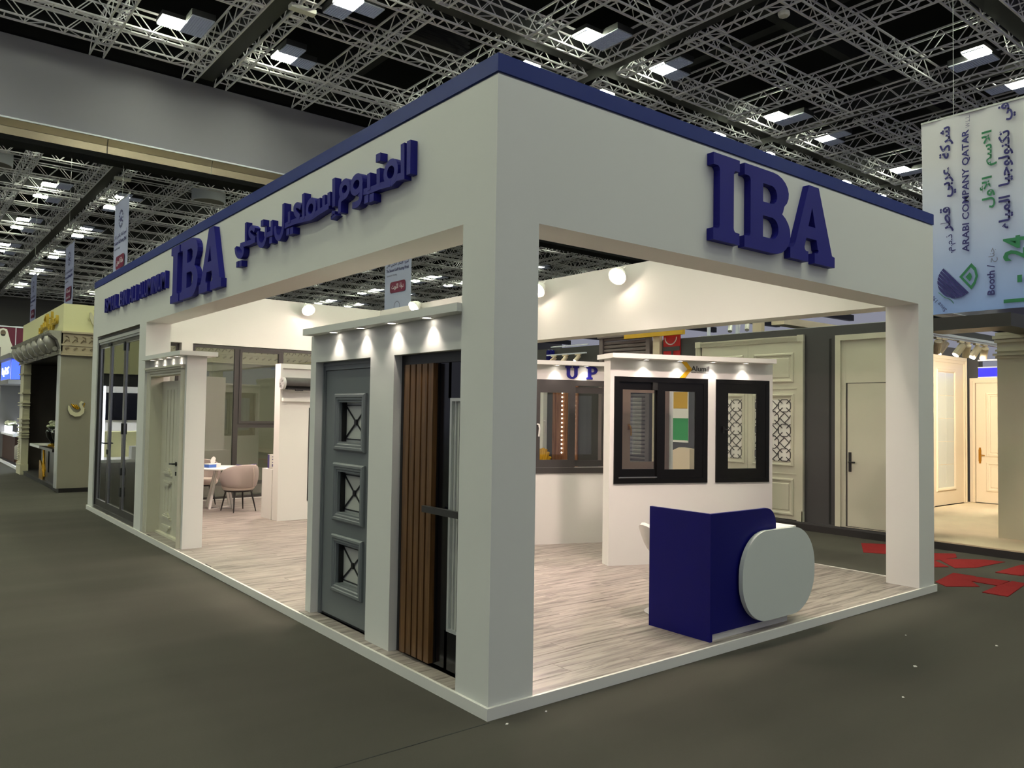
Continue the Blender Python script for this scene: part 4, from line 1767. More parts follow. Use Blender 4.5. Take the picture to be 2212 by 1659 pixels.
# double door with lattice glass
fx = onx(8.765)
dd = thing('double_door', 'cream double door with white lattice glass in the dark booth wall', 'door', (8.76, 4.33, .128))
b = MB()
for k in range(4):
    b.frame(fx, 3.254 + k * .022, 5.411 - k * .022, .13 - .1, 3.13 - k * .022, .022, -.01, .045 - .008 * k, wb=.01)
b.box(8.72, 8.765, 3.245, 3.36, .13, .29)
b.box(8.72, 8.765, 5.305, 5.42, .13, .29)
b.box(8.715, 8.765, 3.245, 3.36, 3.035, 3.14)
b.box(8.715, 8.765, 5.305, 5.42, 3.035, 3.14)
b.build('door_frame', 'cream_door', dd)
fl_ = onx(8.762)
for y0, y1 in ((3.35, 4.315), (4.32, 5.30)):
    lf = panel_door(dd, fl_, y0, y1, .14, 3.05, 'cream_door', [(y0 + .09, y1 - .12, 2.37, 2.86), (y0 + .09, y1 - .12, .2, .80)])
    b = MB()
    pu0, pu1 = (3.496, 4.16) if y0 < 4 else (4.437, 5.10)
    b.mould(fl_, pu0 - .06, pu1 + .06, .995, 2.185, [(0, 0), (0, .014), (.02, .026), (.04, .02), (.05, .008), (.06, .004)])
    for z in (.87, 2.26):
        b.fbox(fl_, y0 + .04, y1 - .04, z, z + .012, 0, .01)
    b.build('moulding', 'cream_door', lf)
    b = MB()
    b.fbox(fl_, pu0, pu1, 1.08, 2.09, .001, .004)
    b.build('glass_panel', 'paper', lf)
    b = MB()
    nx, nz = 3, 5
    cw_, ch_ = (pu1 - pu0) / nx, 1.01 / nz
    r_ = .0085

    def ln(p, q):
        b.bar((8.755, p[0], p[1]), (8.755, q[0], q[1]), r_)
    for i in range(nx):
        for j in range(nz):
            ux, vz = pu0 + i * cw_, 1.08 + j * ch_
            k = .28
            pts = [(ux + cw_ * k, vz), (ux + cw_ * (1 - k), vz), (ux + cw_, vz + ch_ * k), (ux + cw_, vz + ch_ * (1 - k)), (ux + cw_ * (1 - k), vz + ch_), (ux + cw_ * k, vz + ch_), (ux, vz + ch_ * (1 - k)), (ux, vz + ch_ * k)]
            if (i + j) % 2 == 0:
                for a in range(8):
                    ln(pts[a], pts[(a + 1) % 8])
                ln((ux, vz), (ux + cw_ * .33, vz + ch_ * .33))
                ln((ux + cw_, vz + ch_), (ux + cw_ * .67, vz + ch_ * .67))
                ln((ux + cw_, vz), (ux + cw_ * .67, vz + ch_ * .33))
                ln((ux, vz + ch_), (ux + cw_ * .33, vz + ch_ * .67))
            else:
                c0 = [(ux + cw_ * .5, vz + ch_ * .1), (ux + cw_ * .9, vz + ch_ * .5), (ux + cw_ * .5, vz + ch_ * .9), (ux + cw_ * .1, vz + ch_ * .5)]
                for a in range(4):
                    ln(c0[a], c0[(a + 1) % 4])
                for a in range(0, 8, 2):
                    ln(pts[a], c0[a // 2 - 0 if a else 0])
    b.build('lattice', 'charcoal', lf)
# flush door
fdr = thing('flush_door', 'plain cream flush door with black lever and panel above, in the dark booth', 'door', (8.76, 2.1, .128))
b = MB()
b.frame(onx(8.77), 1.50, 2.705, .13, 3.09, .085, -.02, .05, wb=.0)
b.frame(onx(8.77), 1.585, 2.62, .13, 3.005, .07, -.01, .012, wb=.01)
b.fbox(onx(8.77), 1.655, 2.55, 2.345, 2.935, -.01, .01)
b.build('door_frame', 'cream_door', fdr)
b = MB()
b.fbox(onx(8.77), 1.66, 2.525, .15, 2.335, -.005, .004)
b.build('door_leaf', 'cream_door', fdr)
b = MB()
b.fbox(onx(8.766), 2.462, 2.502, .985, 1.28, 0, .016)
b.tube([(8.76, 2.482, 1.13), (8.72, 2.482, 1.13), (8.715, 2.45, 1.13), (8.715, 2.38, 1.13)], .011, 8)
b.build('lever_handle', 'black_paint', fdr)
# doors inside the lit room
gd2 = thing('glazed_door', 'cream door with tall frosted glass panes inside the lit booth room', 'door', (13.6, 3.08, .118))
fy_ = ony(3.085)
b = MB()
b.frame(fy_, 12.86, 14.48, .12, 3.06, .13, -.01, .03, wb=0)
b.frame(fy_, 12.90, 14.44, .12, 3.02, .03, .03, .045, wb=0)
b.build('door_frame', 'cream_warm', gd2)
b = MB()
b.fbox(fy_, 12.99, 14.35, .13, 2.93, -.01, .012)
b.mould(fy_, 13.10, 13.96, .40, 2.80, [(0, .012), (0, .02), (.02, .035), (.05, .03), (.07, .016)])
lf = b.build('door_leaf', 'cream_warm', gd2)
for u in range(2):
    for v in range(5):
        b = MB()
        b.fbox(fy_, 13.17 + u * .36, 13.17 + (u + 1) * .36 - .01, .47 + v * .452, .47 + (v + 1) * .452 - .01, .012, .016)
        b.build('pane', 'frost', lf)
gd3 = thing('moulded_door', 'cream moulded door with gold handle plate at back of lit booth room', 'door', (14.63, 2.4, .118))
fx_ = onx(14.64)
b = MB()
b.frame(fx_, 1.78, 3.06, .12, 2.655, .10, -.01, .03, wb=0)
b.frame(fx_, 1.81, 3.03, .12, 2.62, .025, .03, .042, wb=0)
b.build('door_frame', 'cream_warm', gd3)
panel_door(gd3, onx(14.63), 1.89, 2.95, .13, 2.55, 'cream_warm', [(2.0, 2.76, .36, .95), (2.0, 2.76, 1.06, 2.36)])
b = MB()
b.fbox(onx(14.628), 2.85, 2.90, .96, 1.2, 0, .012)
b.fbox(onx(14.628), 2.857, 2.893, .92, 1.24, 0, .01)
b.tube([(14.62, 2.875, 1.09), (14.58, 2.875, 1.09), (14.575, 2.84, 1.09), (14.575, 2.77, 1.085)], .01, 8)
b.build('handle_plate', 'brass', gd3)
# track with spots
tr = thing('track_light', 'ceiling track with six cream spot heads inside the dark booth', 'track light', (10.3, 1.47, 3.05))
b = MB()
b.box(9.1, 11.7, 1.455, 1.485, 3.03, 3.06)
b.build('track', 'bronze_lip', tr)
for k, (x, dx) in enumerate(((9.42, .5), (9.62, -.45), (10.22, -.5), (10.45, .5), (10.82, -.45), (11.12, .55))):
    b = MB()
    b.box(x - .09, x + .09, 1.45, 1.49, 3.0, 3.03)
    b.bar((x, 1.47, 3.0), (x, 1.47, 2.93), .012, 6)
    d = Vector((dx, .35, -.8)).normalized()
    p0 = Vector((x, 1.47, 2.92)) - d * .06
    b.bar(p0, p0 + d * .2, .055, 14)
    hd = b.build('spot_head', 'cream_warm', tr)
    b = MB()
    b.bar(p0 + d * .2, p0 + d * .203, .046, 14)
    b.build('lens', 'warm_lens', hd)
spot('track_lamp', (10.6, 1.47, 2.75), (3.1, 1.5, -1.3), 260, (1, .87, .7), 85, .6, .05, tr)
spot('track_lamp', (11.2, 1.47, 2.72), (3.3, 1.0, -1.2), 260, (1, .87, .7), 85, .6, .05, tr)
spot('track_lamp', (9.7, 1.47, 2.72), (1.6, .2, -2.6), 140, (1, .87, .7), 90, .6, .05, tr)

# farther along the dark wall
sh2 = thing('roller_shutter', 'tall grey ribbed roller shutter in the dark booth wall, above the display walls', 'roller shutter', (8.74, 7.15, .13))
b = MB()
b.box(8.70, 8.78, 6.50, 6.60, .13, 3.42)
b.box(8.70, 8.78, 7.78, 7.88, .13, 3.42)
b.box(8.66, 8.78, 6.48, 7.90, 3.36, 3.55)
b.build('guide_rail', 'shutter_grey', sh2)
b = MB()
for k in range(42):
    z = .14 + k * .077
    b.prism([(8.775, z), (8.745, z + .012), (8.738, z + .04), (8.745, z + .066), (8.775, z + .074)], lambda a, c, t: (a, t, c), 6.60, 7.78)
b.build('slat_curtain', 'shutter_grey', sh2)
t = thing('sign_board', 'yellow sign board above the grey roller shutter, reading Made in Qatar', 'sign', (8.6, 6.4, 3.3))
b = MB()
b.box(8.62, 8.70, 5.637, 7.104, 3.305, 3.48)
b.build('board', 'sign_yellow', t)
b = MB()
add_text(b, 'Made in Qatar', lambda u, v, w: (8.62 - w, -u, v), -6.68, -6.10, 3.40, 3.47, .001, .004, offset=.01)
b.build('wording', 'charcoal', t)
t = thing('glossy_panel', 'red glossy panel with white arc beside the roller shutter', 'panel', (8.76, 6.0, 2.3))
b = MB()
b.box(8.755, 8.778, 5.80, 6.20, 2.55, 3.32)
b.build('panel', 'red_gloss', t)
b = MB()
b.tube([(8.752, 6.02 + .14 * math.cos(a / 10 * PI + PI), 3.28 + .14 * math.sin(a / 10 * PI + PI)) for a in range(11)], .012, 6)
b.build('arc_print', 'paper', t)
b = MB()
b.box(8.745, 8.755, 5.80, 6.20, 3.02, 3.10)
b.box(8.745, 8.755, 5.96, 6.0, 2.55, 3.02)
b.build('bar', 'dark_wall', t)
t = thing('pale_post', 'pale vertical post between the roller shutter and the red panel', 'post', (8.72, 6.33, .13))
b = MB()
b.box(8.69, 8.778, 6.245, 6.41, .13, 3.5)
b.build('shaft', 'cream_warm', t)
b = MB()
b.box(8.66, 8.69, 6.225, 6.43, .13, .25)
b.build('foot', 'cream_warm', t)
t = thing('poster', 'tall green, white and yellow poster seen through black sliding window', 'poster', (8.765, 5.87, 1.0))
b = MB()
b.use('paper').box(8.765, 8.778, 5.60, 5.965, 1.3, 2.28)
b.use('yellow_dark').box(8.763, 8.765, 5.62, 5.95, 1.93, 2.24)
b.use('green_poster').box(8.763, 8.765, 5.60, 5.965, 1.34, 1.75)
b.build('print', parent=t)
ac = thing('armchair', 'beige armchair seen through the black sliding window', 'armchair', (8.35, 5.7, .0))
b = MB()
b.box(8.05, 8.66, 5.35, 5.95, .12, .48)
b.build('seat', 'cream_warm', ac)
b = MB()
b.prism([(5.35, .3), (5.97, .3), (5.97, .9), (5.85, 1.12), (5.6, 1.22), (5.35, 1.2)], lambda a, c, t: (t, a, c), 8.50, 8.66)
b.build('backrest', 'cream_warm', ac)
for y in (5.33, 5.93):
    b = MB()
    b.box(8.05, 8.66, y, y + .08, .12, .7)
    b.build('armrest', 'cream_warm', ac)
for x in (8.09, 8.6):
    for y in (5.4, 5.88):
        b = MB()
        b.bar((x, y, 0), (x, y, .12), .02, 8)
        b.build('leg', 'chair_leg', ac)
t = thing('slatted_panel', 'brown wood panel edged by two rows of small lamps, seen through grey window', 'wood panel', (8.76, 8.95, .13))
for k in range(8):
    b = MB()
    b.box(8.75 - .012 * (k % 2), 8.778, 8.56 + k * .1, 8.655 + k * .1, .13, 2.9)
    b.build('slat', 'brown_panel', t)
for y in (8.655, 9.03):
    for k in range(15):
        b = MB()
        b.bar((8.735, y, .95 + k * .093), (8.722, y, .95 + k * .093), .017, 8)
        b.build('lamp', 'led_dot', t)
t = thing('wicker_chair', 'tan rounded chair back seen through the grey window', 'chair', (8.3, 9.2, 0))
b = MB()
for k in range(7):
    a = -60 + 20 * k
    b.tube([(8.35, 9.2 + .26 * math.sin(math.radians(a)) * s, .5 + (.55 * math.cos(math.radians(a * .8))) * s) for s in (0, .5, .8, 1)], .035, 6)
b.build('backrest', 'yellow_dark', t, smooth=True)
b = MB()
b.lathe([(.0, .42), (.27, .42), (.27, .5), (0, .5)], (8.2, 9.2, 0), 18)
b.build('seat', 'yellow_dark', t)
for a in (45, 135, 225, 315):
    b = MB()
    b.bar((8.2 + .2 * math.cos(math.radians(a)), 9.2 + .2 * math.sin(math.radians(a)), 0), (8.2 + .17 * math.cos(math.radians(a)), 9.2 + .17 * math.sin(math.radians(a)), .42), .016, 8)
    b.build('leg', 'chair_leg', t)
t2 = thing('track_light', 'pale ceiling track with spot heads above the wall with blue letters', 'track light', (8.6, 8.8, 3.1))
b = MB()
b.box(8.62, 8.66, 8.2, 9.45, 3.075, 3.10)
b.build('track', 'bronze_lip', t2)
for k, y in enumerate((9.22, 8.85, 8.45)):
    b = MB()
    b.box(8.62, 8.66, y - .08, y + .08, 3.045, 3.075)
    d = Vector((-.6, .15 if k else .5, -.7)).normalized()
    p0 = Vector((8.64, y, 3.0))
    b.bar((8.64, y, 3.05), p0, .01, 6)
    b.bar(p0 - d * .05, p0 + d * .11, .045, 12)
    hd = b.build('spot_head', 'cream_warm', t2)
    b = MB()
    b.bar(p0 + d * .11, p0 + d * .113, .037, 12)
    b.build('lens', 'warm_lens', hd)
b = MB()
b.box(8.70, 8.72, 8.215, 9.40, 3.26, 3.285)
b.build('wall_rail', 'bronze_lip', t2)
t = thing('hung_fabric', 'small dark blue cloth hanging beside the ceiling track', 'cloth', (8.7, 9.45, 3.1))
b = MB()
for k in range(5):
    b.prism([(9.30 + k * .05, 2.9), (9.35 + k * .05, 2.9), (9.345 + k * .05, 3.2 + .02 * (k % 2)), (9.305 + k * .05, 3.2)], lambda a, c, t_: (t_, a, c), 8.70 - .01 * (k % 2), 8.73)
b.build('folds', 'desk_blue', t)
# loft window above the cream double door: timber frame and spots
lw = thing('timber_frame', 'pale timber frame with spot heads showing above the dark booth wall', 'frame', (10.2, 4.5, 3.2))
b = MB()
b.box(9.0, 9.06, 4.70, 4.745, 3.2, 3.62)
b.box(9.0, 9.06, 5.335, 5.37, 3.2, 3.62)
b.box(9.0, 9.06, 4.70, 5.37, 3.2, 3.27)
b.build('frame', 'bronze_lip', lw)
b = MB()
b.box(9.3, 9.4, 4.42, 4.60, 3.0, 3.75)
b.prism([(9.2, 3.40), (12.5, 3.40), (12.5, 3.52), (9.2, 3.52)], lambda a, c, t: (a, t, c), 3.9, 4.15)
b.build('timber', 'cream_warm', lw)
for k, y in enumerate((4.85, 5.05, 5.22)):
    b = MB()
    b.bar((9.5, y, 3.5), (9.42, y - .05, 3.38), .04, 10)
    b.build('spot_head', 'white_satin', lw)

# ------------------------------------------------------------------ hanging company banner (right)
XB = 8.6
bn = thing('hanging_banner', 'large white hanging banner with sideways writing and Booth I - 24', 'banner', (XB, -.6, 3.27))
b = MB()
ny, nz = 26, 10
vs, fs = [], []
for s in (0, 1):
    for i in range(ny + 1):
        for j in range(nz + 1):
            y = 1.30 - i / ny * 3.8
            z = 3.27 + j / nz * 2.735
            wv = .012 * math.sin(i * 1.7) * (j / nz) + .006 * math.sin(i * .8 + j)
            vs.append((XB + wv + .004 * s, y + .035 * (j / nz) * (1 - i / ny), z))
k = nz + 1
N = (ny + 1) * k
for i in range(ny):
    for j in range(nz):
        p = i * k + j
        fs += [(p, p + k, p + k + 1, p + 1), (N + p + 1, N + p + k + 1, N + p + k, N + p)]
b.add(vs, fs)
b.build('cloth', 'banner_light_fade', bn, smooth=True)
b = MB()
b.box(XB - .012, XB + .016, -2.5, 1.335, 6.0, 6.025)
b.bar((XB, .9, 6.02), (XB, .9, 12.1), .004)
b.bar((XB, -1.8, 6.02), (XB, -1.8, 12.1), .004)
b.build('batten', 'alu_dull', bn)
tf = lambda u, v, t: (XB - .024 - t, v, u)      # text runs up: u = z, v = y


def print_text(nm, s, z0, z1, y0, y1, m, offset=0., parent=bn, fn=tf, **kw):
    b = MB()
    add_text(b, s, fn, z0, z1, y0, y1, 0, .002, offset=offset, **kw)
    return b.build(nm, m, parent)


def ar_words(*ws):
    return '  '.join(shape_ar(w) for w in reversed(ws))


print_text('arabic_text', ar_words('\u0634\u0631\u0643\u0629', '\u0639\u0631\u0628\u064a', '\u0642\u0637\u0631'), 4.40, 5.88, .86, 1.08, 'ink_navy', .024)
print_text('arabic_text', ar_words('\u0630.\u0645.\u0645.'), 4.10, 4.36, .87, .99, 'ink_navy', .008)
print_text('english_text', 'ARABI COMPANY QATAR', 4.085, 5.765, .68, .785, 'ink_navy', .02)
print_text('english_text', 'W.L.L.', 5.79, 5.96, .68, .735, 'ink_grey')
print_text('arabic_text', ar_words('\u0627\u0644\u0627\u0633\u0645', '\u0627\u0644\u0623\u0648\u0644'), 4.63, 5.68, .35, .56, 'ink_green', .022)
print_text('arabic_text', ar_words('\u0641\u064a', '\u062a\u0643\u0646\u0648\u0644\u0648\u062c\u064a\u0627', '\u0627\u0644\u0645\u064a\u0627\u0647'), 4.32, 5.99, .125, .335, 'ink_navy', .026)
print_text('booth_text', 'Booth /', 3.465, 3.87, .385, .478, 'ink_navy', .02)
print_text('booth_text', shape_ar('\u062c\u0646\u0627\u062d'), 3.90, 4.09, .35, .46, 'ink_grey')
print_text('number_text', 'I  -  24', 3.34, 4.21, .0, .285, 'ink_green', .022)
b = MB()
lc, nn_, ee_ = (3.7175, .864), (.66, -.75), (.75, .66)
R0 = .247
for k in range(6):
    d0, d1 = -R0 + .003 + k * .041, -R0 + .003 + k * .041 + .034
    lp = []
    for m in range(9):
        d = d0 + (d1 - d0) * m / 8
        lp.append((d, math.sqrt(max(0, R0 * R0 - d * d))))
    lp += [(d, -h) for d, h in reversed(lp)]
    b.prism([(lc[0] + d * nn_[0] + h * ee_[0], lc[1] + d * nn_[1] + h * ee_[1]) for d, h in lp], tf, 0, .002)
b.build('logo_stripes', 'ink_navy', bn)
b = MB()
leaf = [(3.755, .826), (3.924, .671), (3.85, .612), (3.74, .59), (3.64, .62), (3.566, .673)]
gc = (3.738, .69)
inn_ = [(gc[0] + (a - gc[0]) * .70, gc[1] + (c - gc[1]) * .70) for a, c in leaf]
add_poly(b, [leaf, inn_], tf, 0, .002)
inn2 = [(gc[0] + (a - gc[0]) * .34, gc[1] + .01 + (c - gc[1]) * .34) for a, c in leaf]
b.prism(inn2, tf, 0, .002)
b.build('logo_leaf', 'ink_green', bn)
print_text('since_text', 'Since 1965', 0, .31, 0, .055, 'ink_navy', .004, bn, lambda u, v, t: (XB - .024 - t, .985 + u * .64 + v * .77, 3.325 + u * .77 - v * .64))
b = MB()
b.tube([(XB - .025, .90 + .2 * k / 8, 3.40 + .16 * (k / 8) ** .8 + .01 * math.sin(k)) for k in range(9)], .004, 5)
b.build('swash', 'ink_green', bn)

# ------------------------------------------------------------------ event banners


def event_banner(label, x, yc, w, z1, z0, lines, cab):
    t = thing('event_banner', label, 'banner', (x, yc, z0), 0, 'event banners hanging from the ceiling')
    b = MB()
    n = 8
    vs, fs = [], []
    for s in (0, 1):
        for i in range(n + 1):
            for j in (0, 1):
                y = yc + w / 2 - w * i / n
                vs.append((x + .004 * s + .012 * math.sin(i * 1.3), y, z0 if j == 0 else z1))
    N = 2 * (n + 1)
    for i in range(n):
        p = i * 2
        fs += [(p, p + 2, p + 3, p + 1), (N + p + 1, N + p + 3, N + p + 2, N + p)]
    b.add(vs, fs)
    b.build('cloth', 'banner', t)
    b = MB()
    b.box(x - .015, x + .02, yc - w / 2, yc + w / 2, z1, z1 + .03)
    b.bar((x, cab[0], z1), (x, cab[0], cab[1]), .005)
    b.build('batten', 'alu_dull', t)
    fn = lambda u, v, tt: (x - .02 - tt, yc - u, v)
    b = MB()
    for k in range(14):
        a = 2 * PI * k / 14
        c, s = math.cos(a), math.sin(a)
        b.prism([(.20 * c - .02 * s, 7.42 + .20 * s + .02 * c), (.20 * c + .02 * s, 7.42 + .20 * s - .02 * c), (.27 * c + .028 * s, 7.42 + .27 * s - .028 * c), (.27 * c - .028 * s, 7.42 + .27 * s + .028 * c)], fn, 0, .002)
    b.prism([(-.08, 7.34), (.08, 7.34), (.08, 7.42), (.0, 7.50), (-.08, 7.42)], fn, 0, .002)
    b.build('emblem', 'ink_navy', t)
    print_text('arabic_text', ar_words('\u0623\u0633\u0628\u0648\u0639', '\u0627\u0644\u0625\u0633\u0643\u0627\u0646', '\u0627\u0644\u062e\u0644\u064a\u062c\u064a', '\u0627\u0644\u062b\u0627\u0646\u064a'), -.78, .74, 6.84, 7.02, 'ink_navy', .012, t, fn)
    print_text('english_text', 'The Second Gulf Housing Week', -.78, .76, 6.66, 6.80, 'ink_navy', .012, t, fn)
    print_text('subtitle', 'Sustainable Housing', -.74, -.05, 6.52, 6.60, 'ink_grey', 0, t, fn)
    rr = .1
    u0, u1, v0, v1 = -.50, .55, (5.93 if len(lines) == 1 else 5.80), 6.32
    b = MB()
    b.prism(arc(u1 - rr, v1 - rr, rr, rr, 0, 90, 4) + arc(u0 + rr, v1 - rr, rr, rr, 90, 180, 4) + arc(u0 + rr, v0 + rr, rr, rr, 180, 270, 4) + arc(u1 - rr, v0 + rr, rr, rr, 270, 360, 4), fn, 0, .002)
    lb = b.build('country_label', 'ink_maroon', t)
    n = len(lines)
    for k, ws in enumerate(lines):
        h = (v1 - v0) / n
        a0 = v1 - h * (k + 1)
        b = MB()
        add_text(b, ar_words(*ws), fn, u0 + .12 + (.12 if len(ws[0]) < 7 and n > 1 else 0), u1 - .12 - (.12 if len(ws[0]) < 7 and n > 1 else 0), a0 + h * .22, a0 + h * .8, .0025, .0045, offset=.014)
        b.build('country_name', 'ink_white', lb)
    b = MB()
    for k in range(20):
        a0, a1 = 2 * PI * k / 20, 2 * PI * (k + 1) / 20
        b.prism([(.2 * math.cos(a0), 5.42 + .2 * math.sin(a0)), (.2 * math.cos(a1), 5.42 + .2 * math.sin(a1)), (.185 * math.cos(a1), 5.42 + .185 * math.sin(a1)), (.185 * math.cos(a0), 5.42 + .185 * math.sin(a0))], fn, 0, .002)
    b.build('seal', 'ink_navy', t)
    return t


event_banner('white event banner with maroon label, nearest one above the long fascia', 2.5, 21.85, 1.86, 7.98, 4.9, [('\u0645\u0645\u0644\u0643\u0629', '\u0627\u0644\u0628\u062d\u0631\u064a\u0646')], (21.85, 9.03))
event_banner('white event banner with two-line maroon label, above the cream booth block', 2.5, 30.3, 1.86, 7.98, 4.9, [('\u0627\u0644\u0645\u0645\u0644\u0643\u0629',), ('\u0627\u0644\u0639\u0631\u0628\u064a\u0629', '\u0627\u0644\u0633\u0639\u0648\u062f\u064a\u0629')], (30.65, 12.2))
event_banner('farthest white event banner, small at the far left', 2.5, 39.65, 1.9, 7.96, 4.9, [('\u062f\u0648\u0644\u0629', '\u0642\u0637\u0631')], (39.55, 12.2))
event_banner('pale event banner with maroon label, seen through the open roof of the stand', 11.0, 20.15, 1.82, 7.95, 4.9, [('\u062f\u0648\u0644\u0629', '\u0627\u0644\u0643\u0648\u064a\u062a')], (20.40, 12.1))

# ------------------------------------------------------------------ cream and marble booth (left)
lb = thing('exhibition_booth', 'grey marble booth with cream block top and carved cornice, beyond the white stand', 'exhibition booth', (0, 14.87, 0))


def lbox(nm, m, *bx):
    return bbox(nm, m, *bx, p=lb)


Y0 = 14.87
lbox('plinth', 'near_black', .02, 6.2, Y0 + .01, 21.2, 0, .09)
lbox('cream_block', 'cream_block', 0, 6.2, Y0, 21.05, 3.36, 3.94)
lbox('marble_wall', 'marble_grey', -.02, 6.2, Y0 + .005, Y0 + .32, .09, 2.86)
lbox('end_trim', 'alu_dull', -.035, -.02, Y0 + .005, Y0 + .32, .09, 2.86)
lbox('rear_wall', 'taupe', 1.5, 1.6, Y0 + .32, 21.0, .09, 3.3)
lbox('side_wall', 'taupe', .05, 1.5, 20.95, 21.1, .09, 3.3)
lbox('ceiling_panel', 'near_black', .05, 1.6, Y0 + .32, 21.0, 2.88, 3.0)
lbox('dark_curtain', 'near_black', 1.44, 1.5, 16.2, 19.4, .09, 2.88)
lbox('booth_floor', 'charcoal', .0, 1.5, Y0 + .3, 21.0, .09, .1)
# frieze towards the stand
b = MB()
b.box(-.03, 6.2, Y0 - .02, Y0, 2.86, 3.36)
for z, d in ((2.86, .045), (2.90, .03), (3.06, .02), (3.32, .05)):
    b.box(-.03, 6.2, Y0 - .02 - d, Y0 - .02, z, z + .035)
b.build('frieze', 'frieze', lb)
b = MB()
for k in range(40):
    x = .02 + k * .155
    b.tube([(x, Y0 - .028, 3.12), (x + .05, Y0 - .04, 3.19), (x + .1, Y0 - .03, 3.15), (x + .08, Y0 - .035, 3.24), (x + .03, Y0 - .028, 3.26)], .012, 5)
    b.bar((x + .03, Y0 - .045, 2.98), (x + .09, Y0 - .045, 3.02), .018, 5)
b.build('relief', 'frieze_dark', lb)
# big cornice along the aisle
b = MB()
pr = [(-.02, 2.87), (-.06, 2.87), (-.06, 2.90), (-.045, 2.92), (-.05, 2.97), (-.04, 3.0), (-.10, 3.18), (-.21, 3.27), (-.21, 3.29), (-.25, 3.31), (-.25, 3.36), (-.0, 3.36), (0, 2.87)]
b.prism(pr, lambda a, c, t: (a, t, c), Y0 - .02, 21.2)
b.build('cornice', 'silver_cornice', lb)
for k in range(7):
    y = 15.25 + k * .88
    b = MB()
    pts = [(-.05, 2.985), (-.10, 2.99), (-.14, 3.05), (-.17, 3.14), (-.22, 3.22), (-.235, 3.27)]
    b.tube([(a, y, c) for a, c in pts], [.05, .08, .11, .12, .10, .05], 10)
    b.lathe([(0, -.03), (.06, -.02), (.07, .02), (.03, .05), (0, .055)], (-.085, y, 2.98), 10)
    b.bar((-.10, y - .14, 3.0), (-.10, y + .14, 3.0), .05, 10)
    b.build('scroll_bracket', 'silver_cornice', lb, smooth=True)
# carved pilaster at the far end of the opening
b = MB()
b.box(-.06, .12, 20.15, 20.95, 0, .24)
b.box(-.04, .12, 20.25, 20.85, .24, 2.87)
for z in (.24, .95, 1.02, 1.08, 1.2, 1.32, 1.42, 1.78, 1.85, 2.1, 2.6):
    b.box(-.075, .12, 20.17, 20.93, z, z + .03)
for k in range(11):
    b.lathe([(.0, 0), (.05, .012), (.03, .04), (0, .05)], (-.05, 20.55, .3 + k * .055), 8)
b.build('carved_pilaster', 'pilaster', lb)
# gold letters and swan emblems
t = thing('gold_lettering', 'gold raised Arabic letters on the cream block facing the aisle', 'lettering', (-.02, 16.6, 3.5))
fn = lambda u, v, w: (-.002 - w, -u, v)
for w_, ya, yb in (('\u0633\u0648\u0627\u0646', 16.55, 15.45), ('\u0644\u0643\u0633', 17.9, 16.75)):
    b = MB()
    add_text(b, shape_ar(w_), fn, -ya, -yb, 3.46, 3.88, 0, .05, offset=.008)
    b.build('word', 'gold_paint', t)


def swan(label, x, z, s):
    t = thing('swan_emblem', label, 'emblem', (x, Y0, z), 0, None)
    fn = lambda u, v, w: (x + u * s, Y0 - .03 - w, z + v * s)
    b = MB()
    path = [(-.5, .30), (-.44, .05), (-.30, -.20), (-.08, -.32), (.16, -.30), (.34, -.14), (.38, .08), (.26, .30), (.22, .44), (.30, .56), (.42, .55)]
    wd_ = [.03, .10, .13, .14, .14, .13, .11, .09, .085, .08, .03]
    L_, R2 = [], []
    for i, (p, w) in enumerate(zip(path, wd_)):
        a = path[max(0, i - 1)]
        c = path[min(len(path) - 1, i + 1)]
        dx, dy = c[0] - a[0], c[1] - a[1]
        l = math.hypot(dx, dy)
        L_.append((p[0] - dy / l * w, p[1] + dx / l * w))
        R2.append((p[0] + dy / l * w, p[1] - dx / l * w))
    vs, fs = [], []
    for i in range(len(path)):
        vs += [fn(*L_[i], 0), fn(*R2[i], 0), fn(*L_[i], .05), fn(*R2[i], .05)]
    for i in range(len(path) - 1):
        p = 4 * i
        fs += [(p, p + 4, p + 6, p + 2), (p + 1, p + 3, p + 7, p + 5), (p + 2, p + 6, p + 7, p + 3), (p, p + 1, p + 5, p + 4)]
    b.add(vs, fs)
    b.build('body', 'pilaster', t)
    b = MB()
    for k in range(3):
        b.tube([fn(-.34 + .14 * k, .42 - .02 * k, .03), fn(-.18 + .12 * k, .20, .035), fn(.1 + .05 * k, .02 + .05 * k, .03)], [.012, .02, .008], 6)
    b.tube([fn(.5, .5, .02), fn(.43, .2, .02), fn(.5, .0, .02)], .012, 6)
    b.build('feather', 'gold', t)


swan('white and gold swan emblem on the grey marble wall', .29, 1.72, .30)
swan('pale swan emblem on the cream block beside the end of the long fascia', .70, 3.66, .42)
